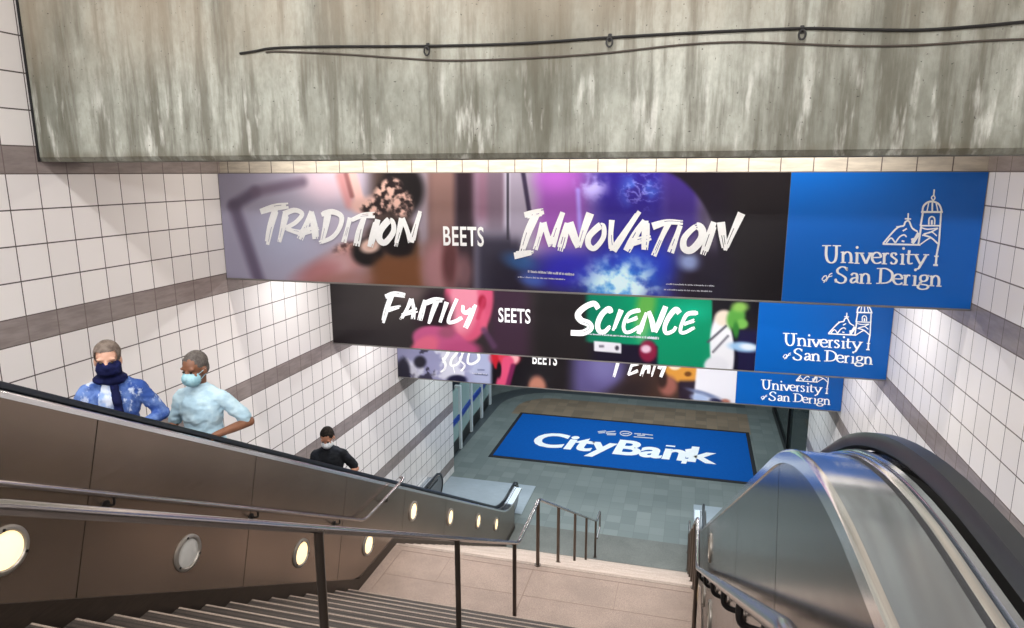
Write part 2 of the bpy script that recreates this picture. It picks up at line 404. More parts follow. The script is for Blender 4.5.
def escalator(label, x0, dirn, xw, cladm, seam0, seamp, tilt, eo=0.):
    root = empty('escalator', ((x0+xw)/2, YEND-.5, ZF), label, 'escalator')
    W = abs(xw-x0); P = [(q, z+eo) for q, z in epath()]; E_at = lambda y: E0_at(y)+eo
    # outer cladding: one panel between each pair of seams
    seams = [YTOP]; y = seam0
    while y < YCL-.4:
        if y > YTOP+.3: seams.append(y)
        y += seamp
    seams = [q for q in seams if q < YCL-.3] + [YCL]
    for a, b in zip(seams, seams[1:]):
        ys = sorted({a+.004, b-.004} | {q for q, _ in P if a+.02 < q < b-.02} | {a+(b-a)*k/6 for k in range(1, 6)})
        mb = MB(); top = [mb.bm.verts.new((x0, q, E_at(q)-.028)) for q in ys]; bot = []
        for q in ys:
            zb = nosing(q) + (.11 if q < 13.3 else 0.0)
            lo = max(zb, ZF+.004) if q > YM0 else zb
            hh = E_at(q)-.03-lo
            ta = 0 if (q == ys[0] and a == YTOP) or (q == ys[-1] and b == YCL) else tilt*hh
            q2 = q - ta
            lo2 = max(nosing(q2) + .11, ZF+.004)
            bot.append(mb.bm.verts.new((x0, q2, min(lo2, E_at(q)-.1))))
        t2 = [mb.bm.verts.new(v.co + Vector((dirn*.03, 0, 0))) for v in top]; b2 = [mb.bm.verts.new(v.co + Vector((dirn*.03, 0, 0))) for v in bot]
        for i in range(len(ys)-1):
            mb.bm.faces.new((top[i], top[i+1], bot[i+1], bot[i])); mb.bm.faces.new((t2[i], b2[i], b2[i+1], t2[i+1]))
            mb.bm.faces.new((top[i], t2[i], t2[i+1], top[i+1])); mb.bm.faces.new((bot[i], bot[i+1], b2[i+1], b2[i]))
        mb.bm.faces.new((top[0], bot[0], b2[0], t2[0])); mb.bm.faces.new((top[-1], t2[-1], b2[-1], bot[-1]))
        mb.build('cladding_panel', cladm, root)
    # dark backing seen through the seams
    mb = MB(); pp = [(q, z-.05) for q, z in P if YTOP+.05 < q < YCL-.3]
    pp.append((YCL-.06, E_at(YCL-.06)-.05))
    mb.prism(pp + [(YCL-.06, ZF+.01), (YM1+5.7, ZF+.01), (YM1, ZM-.3), (YM0, ZM-.3), (Y0, ZT-.3), (pp[0][0], ZT-.3)], 'x', x0+dirn*.034, x0+dirn*.044); mb.build('backing_board', M_skirt, root)
    # skirting plate along the steps
    sp_ = [(YTOP, ZT), (Y0+.1, ZT-.02), (YM0-.02, ZM+.02), (YM1+.05, ZM), (YB-.1, ZF+.02), (YCL, ZF)]
    mb = MB(); mb.prism([(a, max(b, ZF)+.115) for a, b in sp_] + [(a, max(b-.34, ZF+.008)) for a, b in sp_[::-1]], 'x', x0-dirn*.010, x0+dirn*.004); mb.build('skirting_plate', M_skirt, root)
    # decks, trims, handrails: near side and wall side
    for side in (0, 1):
        xx, dd = (x0, dirn) if side == 0 else (xw-dirn*.012, -dirn)
        Q = [(q, z) for q, z in P]
        mb = MB(); mb.sweep([(-.004, -.03), (-.004, -.004), (.002, .006), (.012, .009), (.128, .011), (.128, -.03)], Q, xx, dd, True); mb.build('deck', M_deck, root, True)
        mb = MB(); mb.sweep([(-.006, -.034), (-.006, .002), (.001, .010), (.009, .012), (.009, .006), (0, -.002), (0, -.034)], Q, xx, dd, True); mb.build('deck_edge_trim', M_trim, root, True)
        mb = MB(); mb.sweep([(.128, -.05), (.128, .002), (.138, .002), (.140, -.012), (.262, -.012), (.262, -.05)], Q, xx, dd, True); mb.build('recess_channel', M_gap, root)
        mb = MB(); mb.sweep([(.138, -.01), (.138, .016), (.142, .020), (.153, .022), (.155, -.01)], Q, xx, dd, True); mb.build('lower_trim', M_trim, root, True)
        mb = MB(); mb.sweep([(.160, -.01), (.158, .020), (.161, .026), (.171, .030), (.173, -.01)], Q, xx, dd, True); mb.build('upper_trim', M_deck, root, True)
        # moving handrail with its return loop round the bottom newel
        cy, r = YEND+.12, .33
        hz = .056 if eo == 0 else .066
        hp = [(q, z+hz) for q, z in P if q < YEND-.01] + [(cy, EB+hz+eo)]
        hp += [(cy + r*math.sin(t), EB+hz-r+r*math.cos(t)) for t in [PI*k/12 for k in range(1, 13)]]
        hp += [(YEND-.35, EB+hz-2*r)]
        mb = MB(); mb.ribbon(hp, .026, .024, xx+dd*.206, dd); mb.build('handrail', M_rub, root, True)
        mb = MB()                               # newel: rounded steel end plate inside the belt
        rr = r-.04
        poly = [(YEND-.5, EB+.03)] + [(cy + rr*math.sin(t), EB+hz-r+rr*math.cos(t)) for t in [PI*k/12 for k in range(0, 13)]] + [(YEND-.5, EB+hz-2*r+.04)]
        mb.prism(poly, 'x', xx+dd*.178, xx+dd*.216); mb.build('newel', M_cladr, root)
        mb = MB(); mb.box((min(xx+dd*.19, xx+dd*.30), YEND-.6, ZF+.012), (max(xx+dd*.19, xx+dd*.30), YEND+.1, max(ZF+.02, EB+hz-2*r-.03))); mb.build('newel_base', M_skirt, root)
        # inner balustrade down to the treads
        mb = MB(); mb.sweep([(.245, .03), (.255, .03), (.262, -.6), (.245, -.6)], Q, xx, dd, True); mb.build('inner_balustrade', M_cladr, root, True)
        Q2 = [(q, z) for q, z in P if z-SD-.26 > ZF]
        mb = MB(); mb.sweep([(.246, -.601), (.262, -.601), (.264, -.74), (.30, -.76), (.30, -SD-.25), (.246, -SD-.25)], Q2, xx, dd, True); mb.build('inner_skirt', M_cladr, root)
        mb = MB(); mb.sweep([(.263, -.655), (.335, -.665), (.335, -.70), (.264, -.70)], [q for q in Q if q[1]-.7 > ZF], xx, dd, True); mb.build('skirt_brush', M_rub, root)
    # treads: one continuous band of grooved steps
    xa, xb = x0+dirn*.305, xw-dirn*.318
    mb = MB(); pts = [(YTOP, EL-SD)]; y = yk1; z = EL-SD
    pts.append((y, z)); stp = .36
    while z - stp*.577 > ZF+.02:
        z -= stp*.577; pts += [(y+.0, z), (y+stp, z)]; y += stp
    pts += [(y, ZF+.012), (YEND+.05, ZF+.012)]
    mb.prism(pts + [(YEND+.05, ZF+.004), (y-.2, ZF+.004), (yk1-.5, EL-SD-.5), (YTOP, EL-SD-.5)], 'x', xa, xb)
    st = mb.build('step_band', M_brk, root); st['kind'] = 'stuff'
    mb = MB(); mb.box((min(x0+dirn*.01, xw-dirn*.02), YEND+.03, ZF+.006), (max(x0+dirn*.01, xw-dirn*.02), 16.55, ZF+.022)); mb.box((min(xa, xb), YEND-.1, ZF+.0125), (max(xa, xb), YEND+.03, ZF+.022))
    mb.build('floor_plate', M_plate, root)
    return root
escL = escalator('bronze steel escalator by the left tiled wall, three masked people riding up', XPL, -1, XL, M_clad, .25, 1.6, .26, .032)
escR = escalator('empty grey steel escalator by the right tiled wall, its curved top filling the near corner', XPR, 1, XR, M_cladr, .80, 1.42, .30)

# ------------------------------------------------------------------ recessed lights in the cladding
M_lens_on = mat('warm_lit_lens', (255, 240, 205), .3, emit=(255, 222, 164), estr=1.25)
M_lens_off = mat('unlit_frosted_lens', (196, 194, 188), .35)
M_ring = mat('cast_aluminium_ring', (150, 143, 134), .42, .6)
def puck(x, y, z, dirn, lit, label, r=.145):
    o = empty('recessed_light', (x, y, z-r), label, 'wall light', 'round lights in the steel cladding')
    mb = MB(); mb.lathe_x((x, y, z), [(r*.76, .002), (r*.78, .014), (r*.82, .02), (r*.93, .02), (r, .012), (r, -.002)], dirn, 32, False); fr = mb.build('frame', M_ring, o, True)
    for k in range(3):
        a = PI/2 + k*2*PI/3; mb = MB(); mb.lathe_x((x, y+r*.88*math.cos(a), z+r*.88*math.sin(a)), [(.010, .018), (.010, .0235), (.006, .0245)], dirn, 8); mb.build('screw', M_brk, fr)
    mb = MB(); mb.lathe_x((x, y, z), [(r*.79, .001), (r*.78, .007), (r*.55, .012), (r*.25, .014), (.002, .0145)], dirn, 28); mb.build('lens', M_lens_on if lit else M_lens_off, o, True)
    return o
LP = [(2.72, -2.123), (4.10, -2.936), (5.634, -3.825), (7.077, -4.536), (8.484, -4.803), (10.0, -5.681), (11.52, -6.551), (12.74, -7.261)]
LL = ['lit round light in the bronze cladding cut off by the photo edge', 'unlit frosted round light in the bronze cladding, the only dark one',
      'lit round light in the bronze cladding, next down from the unlit one', 'lit round light in the bronze cladding just above the middle landing, below the railing',
      'lit round light in the bronze cladding beyond the handrail bend, first along the lower flight', 'lit round light in the bronze cladding, second along the lower flight',
      'lit round light in the bronze cladding, third along the lower flight', 'lit round light in the bronze cladding, last before the bottom of the left escalator']
for i, (y, z) in enumerate(LP): puck(XPL+.001, y, z, 1, i != 1, LL[i])
RLb = ['lit round light in the grey right cladding under the bracketed handrail, nearer one', 'lit round light in the grey right cladding under the bracketed handrail, farther one']
for k, i in enumerate((2, 3)): puck(XPR-.001, LP[i][0], LP[i][1], -1, True, RLb[k], .14)

puck(XPR-.001, 6.28, -3.53, -1, True, 'lit round light in the grey right cladding, seen above the bracketed handrail', .14)
# ------------------------------------------------------------------ railings
def smooth_path(pts, r=.08, n=5):
    out = [Vector(pts[0])]
    for a, b, c in zip(pts, pts[1:], pts[2:]):
        a, b, c = Vector(a), Vector(b), Vector(c)
        l1, l2 = min(r, (a-b).length*.45), min(r, (c-b).length*.45)
        p, q = b+(a-b).normalized()*l1, b+(c-b).normalized()*l2
        for k in range(n+1):
            t = k/n; out.append(p*(1-t)**2 + b*2*t*(1-t) + q*t*t)
    out.append(Vector(pts[-1])); return out
RR = .0215
def rz(y): return -.868 - .5805*(y-1.276)
xc = -1.75
rail = empty('stair_railing', (xc, YM0, ZM), 'free-standing steel railing on posts down the middle of the stairs', 'railing')
def rail_pts(x, ye=13.7):
    za = rz(6.82)
    zl = lambda y: -4.075 - .577*(y-7.89)
    return [(x, .35, rz(1.2)), (x, 1.2, rz(1.2)), (x, 6.82, za), (x, 7.89, -4.075), (x, ye, zl(ye)), (x, ye+.55, zl(ye)-.02), (x, ye+.56, zl(ye)-.45), (x, ye+.12, zl(ye)-.47)], zl
rp, zl = rail_pts(xc)
mb = MB(); mb.tube(smooth_path(rp, .10), RR, 12); mb.build('rail', M_rail, rail, True)
def zrail(y): return rz(max(y, 1.2)) if y < 6.82 else (-4.08 if y < 7.89 else zl(y))
for y in (.9, 2.79, 4.82, 6.66, 7.84, 9.24, 10.78, 12.15, 13.55):
    zb = ZT if y < Y0 else None
    if zb is None:                              # tread under the post
        if y < YM0-.3: k = math.floor((y-Y0)/((YM0-Y0)/20)); zb = ZT-(k+1)*(ZT-ZM)/20
        elif y < YM1: zb = ZM
        elif y < YB: k = math.floor((y-YM1)/((YB-YM1)/20)); zb = ZM-(k+1)*(ZM-ZF)/20
        else: zb = ZF+.006
    mb = MB(); mb.tube([(xc, y, zb), (xc, y, zrail(y)-.01)], .0235, 10); p = mb.build('post', M_post, rail, True)
    mb = MB(); mb.tube([(xc, y, zb), (xc, y, zb+.012)], .042, 14); mb.build('post_flange', M_post, p, True)

xh = XPL+.078
wrail = empty('handrail', (xh, YM0, ZM), 'steel handrail on brackets along the bronze cladding on the left of the stairs', 'handrail')
pts = [(xh, -1.0, nosing(0)+.885), (xh, 1.15, ZT+.885-.03), (xh, 6.86, -4.09), (xh, 8.04, -4.09), (XPL+.01, 8.08, -4.09)]
mb = MB(); mb.tube(smooth_path(pts, .10), .0205, 12); mb.build('rail', M_rail, wrail, True)
def zw(y): return (ZT+.855-(y-1.15)*(ZT+.855+4.09)/(6.86-1.15)) if y < 6.86 else (-4.09 if y < 8.02 else -4.09-.577*(y-8.02))
for y in (2.0, 3.42, 4.9, 6.3, 7.5):
    z = zw(y); mb = MB(); mb.tube(smooth_path([(xh, y, z-.015), (xh, y, z-.075), (XPL+.002, y, z-.085)], .03), .009, 8); b_ = mb.build('bracket', M_brk, wrail, True)
    mb = MB(); mb.lathe_x((XPL+.001, y, z-.085), [(.035, 0), (.035, .006), (.012, .01)], 1, 14); mb.build('bracket_rosette', M_brk, b_, True)

xr_ = XPR-.095
rrail = empty('stair_railing', (xr_, YM0, ZM), 'steel railing on black brackets and posts along the grey cladding right of the stairs', 'railing')
pts, zl2 = rail_pts(xr_)
mb = MB(); mb.tube(smooth_path(pts, .10), .0225, 12); mb.build('rail', M_rail, rrail, True)
for y in (1.5, 2.15, 2.9, 3.8, 4.9, 6.0, 6.7):
    z = rz(y) if y < 6.82 else -4.08
    mb = MB(); mb.tube(smooth_path([(xr_, y, z-.018), (xr_, y, z-.10), (XPR-.002, y+.02, z-.13)], .045), .013, 9); b_ = mb.build('bracket', M_brk, rrail, True)
    mb = MB(); mb.lathe_x((XPR-.001, y+.02, z-.13), [(.042, 0), (.042, .010), (.015, .016)], -1, 14); mb.build('bracket_rosette', M_post, b_, True)
for y in (7.0, 7.84, 9.24, 10.78, 12.15, 13.55, 14.24):
    if y < YM1: zb = ZM
    elif y < YB: k = math.floor((y-YM1)/((YB-YM1)/20)); zb = ZM-(k+1)*(ZM-ZF)/20
    else: zb = ZF+.006
    zt = zl2(min(y, 13.7)) if y > 7.89 else -4.08
    mb = MB(); mb.tube([(xr_, y, zb), (xr_, y, zt-.012)], .0235, 10); p = mb.build('post', M_post, rrail, True)
    mb = MB(); mb.tube([(xr_, y, zb), (xr_, y, zb+.012)], .042, 14); mb.build('post_flange', M_post, p, True)

# ------------------------------------------------------------------ lettering
def catmull(pts, n=6):
    if len(pts) < 3: return [Vector(p) for p in pts]
    P = [Vector(p) for p in pts]; closed = (P[0]-P[-1]).length < 1e-6
    ext = ([P[-2]] if closed else [P[0]*2-P[1]]) + P + ([P[1]] if closed else [P[-1]*2-P[-2]])
    out = []
    for a, b, c, d in zip(ext, ext[1:], ext[2:], ext[3:]):
        for k in range(n):
            t = k/n; out.append(.5*((2*b) + (c-a)*t + (2*a-5*b+4*c-d)*t*t + (3*b-a-3*c+d)*t**3))
    out.append(P[-1]); return out
def stroke_mesh(mb, strokes, width, plane, brush=False, nib=None, straight=False):
    """strokes: lists of 2-D points; plane(p) -> 3-D point; flat printed ribbons"""
    ny = abs(Vector(plane((500, 300))).y - Vector(plane((520, 340))).y) < 1e-6
    lift = (lambda q, k: (q[0], q[1]-.0004*k, q[2])) if ny else (lambda q, k: (q[0], q[1], q[2]+.0004*k))
    for si, st in enumerate(strokes):
        w = width
        if isinstance(st, tuple) and len(st) == 2 and isinstance(st[1], (int, float)) and isinstance(st[0], list): st, w = st
        c = [Vector(p).to_2d() for p in st] if straight else [v.to_2d() for v in catmull([(*p, 0) for p in st], 6)]
        L = [0]
        for a, b in zip(c, c[1:]): L.append(L[-1]+(b-a).length)
        tot = L[-1] or 1
        nrm = []
        for i in range(len(c)):
            t = c[min(i+1, len(c)-1)]-c[max(i-1, 0)]; t = t.normalized() if t.length > 1e-9 else Vector((1, 0))
            nrm.append((Vector((-t.y, t.x)), t))
        def band(o0, o1, i0, i1):
            rows = []
            for i in range(i0, i1+1):
                n_, t = nrm[i]; u = L[i]/tot
                ww = w
                if nib: ww = nib[1] + (nib[0]-nib[1])*abs(t.y)**1.3
                elif brush: ww = w*(.86+.2*math.sin(u*2.6+si) - .25*max(0, u-.75))
                rows.append((c[i]+n_*ww*o0, c[i]+n_*ww*o1))
            for (a, b), (d, e) in zip(rows, rows[1:]):
                mb.face([lift(plane(q), si) for q in (a, b, e, d)])
        m = len(c)-1
        if not brush: band(-.5, .5, 0, m)
        else:                                   # bristles end raggedly, with dry slits near the tail
            # resample long strokes for ragged ends
            if len(c) < 8:
                c2 = []; 
                for a, b in zip(c, c[1:]):
                    for k in range(8): c2.append(a+(b-a)*k/8)
                c2.append(c[-1]); c = c2; L = [0]
                for a, b in zip(c, c[1:]): L.append(L[-1]+(b-a).length)
                tot = L[-1]; nrm = []
                for i in range(len(c)):
                    t = (c[min(i+1, len(c)-1)]-c[max(i-1, 0)]).normalized(); nrm.append((Vector((-t.y, t.x)), t))
                m = len(c)-1
            nb_ = 7
            for k in range(nb_):
                i0 = random.choice((0, 0, 0, 1)) if k in (0, nb_-1) else 0
                i1 = m - random.choice((0, 0, 1)) 
                o0, o1 = -.5+k/nb_, -.5+(k+1)/nb_+.004
                if k in (2, 4) and random.random() < .45:   # a dry slit
                    s = int(m*random.uniform(.45, .6)); e = int(m*random.uniform(.8, .95))
                    band(o0, o1, i0, s); band(o0+.09, o1, s, e); band(o0, o1, e, i1) if e < i1 else None
                else: band(o0, o1, i0, i1)
def crop(ox, oy, s, strokes):
    out = []
    for st in strokes:
        if isinstance(st, tuple): out.append(([(ox+x/s, oy+y/s) for x, y in st[0]], st[1]/s))
        else: out.append([(ox+x/s, oy+y/s) for x, y in st])
    return out
def sign_plane(y, dy):                          # photo measure -> banner plane, dy in front of the panel
    def f(p):
        q = on_y(p[0], p[1], y); return (q.x, y-dy, q.z)
    return f
W_TRAD = (250, 195, 5.689, [[(60,95),(140,70),(220,60)],[(150,75),(118,180),(98,282)],[(207,105),(187,190),(168,268)],[(192,108),(255,86),(298,108),(262,155),(200,190)],[(205,190),(250,205),(292,215)],
 [(352,92),(322,170),(285,252)],[(350,95),(368,180),(376,250)],[(290,215),(392,185)],[(445,110),(430,190),(412,262)],[(408,112),(470,95),(522,122),(512,185),(470,240),(396,272)],[(572,128),(535,270)],
 [(580,142),(640,117),(712,113)],[(652,125),(625,205),(608,290)],[(727,138),(685,295)],[(795,142),(745,200),(738,250),(770,270),(815,215),(818,165),(795,142)],
 [(868,132),(830,292)],[(868,132),(895,195),(916,270)],[(972,92),(945,180),(922,270)]], 29)
W_INNO = (510, 200, 4.267, [[(62,66),(145,50)],[(112,60),(76,140),(50,222)],[(18,236),(102,222)],[(142,98),(108,212)],[(145,95),(160,150),(178,196)],[(226,52),(202,120),(178,198)],
 [(247,98),(214,218)],[(255,95),(272,150),(292,202)],[(343,56),(316,130),(294,202)],[(388,108),(340,152),(335,190),(360,206),(396,165),(402,125),(388,108)],[(435,85),(430,160),(436,216)],[(552,48),(497,130),(440,216)],
 [(576,88),(540,140),(498,218)],[(580,88),(579,150),(575,212)],[(512,182),(602,160)],[(608,112),(670,94),(738,96)],[(676,100),(642,170),(613,238)],[(727,108),(685,224)],
 [(793,113),(745,160),(743,205),(775,212),(817,165),(818,125),(793,113)],[(872,94),(824,234)],[(900,94),(907,150),(917,214)],[(988,56),(952,135),(918,214)]], 25)
W_FAIT = (370, 285, 7.877, [[(122,92),(190,70),(278,82)],[(172,80),(132,190),(102,298)],[(132,197),(244,168)],[(327,108),(292,190),(243,274)],[(330,108),(346,190),(340,268)],[(252,237),(374,195)],[(437,118),(393,278)],
 [(440,142),(510,117),(584,120)],[(527,125),(492,220),(466,304)],[(607,133),(553,294)],[(687,108),(642,210),(620,290),(676,284),(727,254)],[(735,158),(735,205),(765,216),(802,190)],[(832,153),(797,240),(753,338)]], 37)
W_SCI = (565, 295, 7.314, [([(245,100),(212,62),(140,92),(95,142),(118,185),(172,208),(185,245),(130,276),(42,276)],44),[(338,132),(320,100),(270,142),(240,210),(250,262),(290,267),(332,225)],[(412,108),(353,260)],
 [(550,108),(470,135),(430,215),(440,267),(480,267),(552,225)],[(450,195),(532,165)],[(597,128),(540,284)],[(612,118),(637,190),(652,268)],[(737,82),(702,170),(660,272)],
 [(838,132),(810,105),(760,160),(730,230),(740,277),(790,262),(812,230)],[(973,130),(895,140),(855,210),(845,267),(880,272),(948,235)],[(870,212),(948,185)]], 35)
W_TOP3 = (440, 340, 8.533, [([(95,20),(60,60),(70,105),(20,190)],26),([(20,150),(46,200),(40,245),(5,275)],20),([(165,40),(150,100),(100,165),(95,215),(150,205),(190,130),(175,60)],24),([(110,215),(128,285)],12),
 ([(230,30),(200,110),(168,165),(212,215),(180,268)],20),([(280,30),(250,110),(238,190),(280,202),(332,162),(320,90)],24)], 24)
W_TEAM = (600, 350, 8.533, [[(110,60),(150,45),(205,40)],[(170,50),(150,120),(118,230)],[(300,50),(275,120),(240,212)],[(300,50),(355,40)],[(270,135),(330,118)],[(240,212),(325,175)],[(410,50),(390,110),(350,222)],[(410,50),(418,150),(412,200)],[(370,160),(425,140)],
 [(500,50),(470,130),(440,226)],[(500,50),(505,130),(500,160)],[(590,50),(545,110),(505,160)],[(590,50),(550,150),(518,230)]], 26)
SERIF = (815, 185, 5.711)
L_UNI = [[(65,347),(63,400),(72,432),(92,444),(112,434),(121,405),(122,347)],[(160,380),(159,441)],[(160,398),(180,382),(200,390),(205,415),(204,443)],[(240,384),(238,445)],[(262,388),(276,418),(290,448)],[(318,388),(304,418),(290,448)],
 [(330,414),(373,411),(366,390),(346,385),(328,400),(326,424),(340,444),(360,446),(378,438)],[(395,388),(393,448)],[(395,406),(408,390),(422,392)],[(464,400),(456,389),(440,390),(436,404),(452,418),(464,430),(456,447),(440,449),(430,440)],
 [(500,392),(497,450)],[(537,372),(531,430),(537,448),(556,446)],[(572,395),(586,425),(602,455)],[(636,396),(618,428),(600,458),(588,476),(570,480)]]
S_UNI = [[(40,346),(92,346)],[(100,346),(148,347)],[(146,384),(162,381)],[(145,442),(176,442)],[(190,443),(220,444)],[(226,388),(242,385)],[(224,446),(254,447)],[(248,388),(280,389)],[(302,388),(330,389)],[(381,392),(397,389)],[(379,449),(410,450)],[(484,396),(502,393)],[(483,451),(512,452)],[(516,396),(562,397)],[(557,396),(592,397)],[(616,397),(650,398)]]
L_SAN = [[(184,486),(170,470),(148,468),(128,484),(132,502),(156,516),(174,532),(168,553),(146,560),(122,550),(116,536)],[(205,515),(218,504),(236,508),(240,528),(238,550),(248,558)],[(239,528),(215,532),(204,546),(214,558),(238,546)],[(266,508),(264,558)],[(264,524),(284,506),(303,514),(306,536),(305,560)],
 [(376,476),(371,560)],[(372,476),(408,478),(438,500),(438,534),(412,556),(368,561)],[(450,535),(494,534),(488,514),(468,509),(450,522),(447,545),(462,564),(482,566),(498,558)],[(516,514),(513,568)],[(515,532),(528,515),(543,517)],[(571,516),(567,571)],
 [(622,514),(604,520),(600,538),(612,549),(630,546),(640,532),(636,518),(622,514)],[(610,549),(598,558),(606,566),(632,570),(644,580),(632,592),(604,594),(586,584),(592,570),(604,564)],[(666,518),(663,573)],[(664,534),(684,517),(702,526),(706,548),(704,575)]]
S_SAN = [[(184,470),(183,490)],[(116,534),(115,556)],[(252,511),(268,508)],[(250,560),(280,561)],[(291,561),(322,562)],[(352,476),(376,476)],[(348,561),(376,561)],[(502,516),(518,514)],[(499,569),(530,570)],[(556,519),(572,517)],[(552,572),(582,573)],[(636,520),(650,514)],[(650,521),(668,518)],[(648,574),(679,575)],[(690,576),(720,577)]]
L_OF = [([(38,540),(50,522),(64,518),(66,532),(52,546),(42,542)],6),([(62,550),(76,524),(84,510),(98,503)],6),([(62,530),(98,518)],5),([(58,548),(48,556)],5)]
EMB = [([(680,25),(677,60)],7),([(676,60),(664,72),(674,86),(684,74),(676,60)],6),([(675,84),(674,96)],9),([(612,152),(618,122),(640,100),(670,94),(702,106),(716,128),(722,152)],9),([(604,154),(729,154)],9),([(648,102),(638,150)],6),([(669,97),(668,150)],8),([(690,102),(700,150)],6),
 ([(614,160),(601,235)],9),([(718,160),(706,330)],8),([(706,330),(692,402)],9),([(648,226),(650,192),(666,180),(681,192),(681,226)],7),([(665,200),(665,226)],9),([(601,232),(713,232)],7),([(602,242),(640,252),(700,246)],6),([(700,246),(660,268),(618,280)],7),([(610,288),(660,268),(694,290)],6),([(615,285),(660,300),(700,335)],8),([(600,338),(640,310),(660,300)],6),
 ([(604,236),(596,290),(588,338)],9),([(692,402),(687,455)],10),([(678,406),(704,406)],6),([(672,456),(699,457)],9),([(384,336),(600,341)],8),([(386,334),(430,282),(470,242),(506,232)],8),([(462,240),(476,238)],8),([(506,232),(514,210),(534,206),(552,244),(584,266)],8),([(530,160),(528,205)],7),([(510,192),(546,194)],7),
 ([(404,330),(432,302),(456,330)],7),([(456,330),(480,296),(506,284),(520,296)],7),([(498,262),(522,248)],7),([(492,318),(508,322)],8),([(590,272),(574,300),(552,332)],16),([(546,312),(560,306)],10)]
DOTS = [(240,356),(505,362),(573,484)]

def add_text(body, M4, sx, sy, weight, name, mtl, parent, space=1.0):
    cu = bpy.data.curves.new('lettering', 'FONT'); cu.body = body; cu.size = 1; cu.offset = weight; cu.space_character = space; cu.resolution_u = 4
    t = bpy.data.objects.new('lettering', cu); COL.objects.link(t)
    dg = bpy.context.evaluated_depsgraph_get(); me = bpy.data.meshes.new_from_object(t.evaluated_get(dg))
    bpy.data.objects.remove(t); bpy.data.curves.remove(cu)
    xs = [v.co.x for v in me.vertices]; x0, x1 = min(xs), max(xs); ys = [v.co.y for v in me.vertices]; y0 = 0; y1 = max(ys)
    for v in me.vertices:                       # fit to the measured box: width sx, cap height sy
        v.co = M4 @ Vector(((v.co.x-x0)/(x1-x0)*sx, v.co.y/y1*sy, 0))
    off = wloc(parent)
    me.transform(Matrix.Translation(-off)); me.materials.clear(); me.materials.append(mtl)
    return link(bpy.data.objects.new(name, me), parent)
def xz_frame(x, y, z, dzdx=0): return Matrix(((1, 0, 0, x), (0, 0, -1, y), (dzdx, 1, 0, z), (0, 0, 0, 1)))

# ------------------------------------------------------------------ printed pictures (colour per point of a fine grid)
def sm(a, b, x):
    if a == b: return 1. if x >= a else 0.
    t = max(0., min(1., (x-a)/(b-a))); return t*t*(3-2*t)
class Paint:
    def __init__(s, u, v): s.u, s.v, s.c = u, v, Vector((0, 0, 0))
    def base(s, rgb): s.c = Vector(rgb)
    def mixm(s, rgb, m):
        if m > 0: s.c = s.c.lerp(Vector(rgb), max(0., min(1., m)))
    def blob(s, cx, cy, rx, ry, rgb, soft=.35, rot=0, a=1.):
        du, dv = s.u-cx, s.v-cy
        if rot: c, n = math.cos(rot), math.sin(rot); du, dv = du*c+dv*n, -du*n+dv*c
        r = math.sqrt((du/rx)**2+(dv/ry)**2)
        if r < 1+soft: s.mixm(rgb, a*(1-sm(1-soft, 1+soft, r)))
    def seg(s, x0, y0, x1, y1, w, rgb, soft=.5, a=1.):
        dx, dy = x1-x0, y1-y0; t = max(0., min(1., ((s.u-x0)*dx+(s.v-y0)*dy)/(dx*dx+dy*dy)))
        d = math.hypot(s.u-x0-t*dx, s.v-y0-t*dy)/w
        if d < 1+soft: s.mixm(rgb, a*(1-sm(1-soft, 1+soft, d)))
    def rect(s, x0, x1, y0, y1, rgb, f=4, a=1.):
        m = sm(x0-f, x0+f, s.u)*(1-sm(x1-f, x1+f, s.u))*sm(y0-f, y0+f, s.v)*(1-sm(y1-f, y1+f, s.v)); s.mixm(rgb, a*m)
    def nz(s, sc, k=0, o=4):
        return noise.fractal(Vector((s.u*sc, s.v*sc, k)), 1., 2., o)
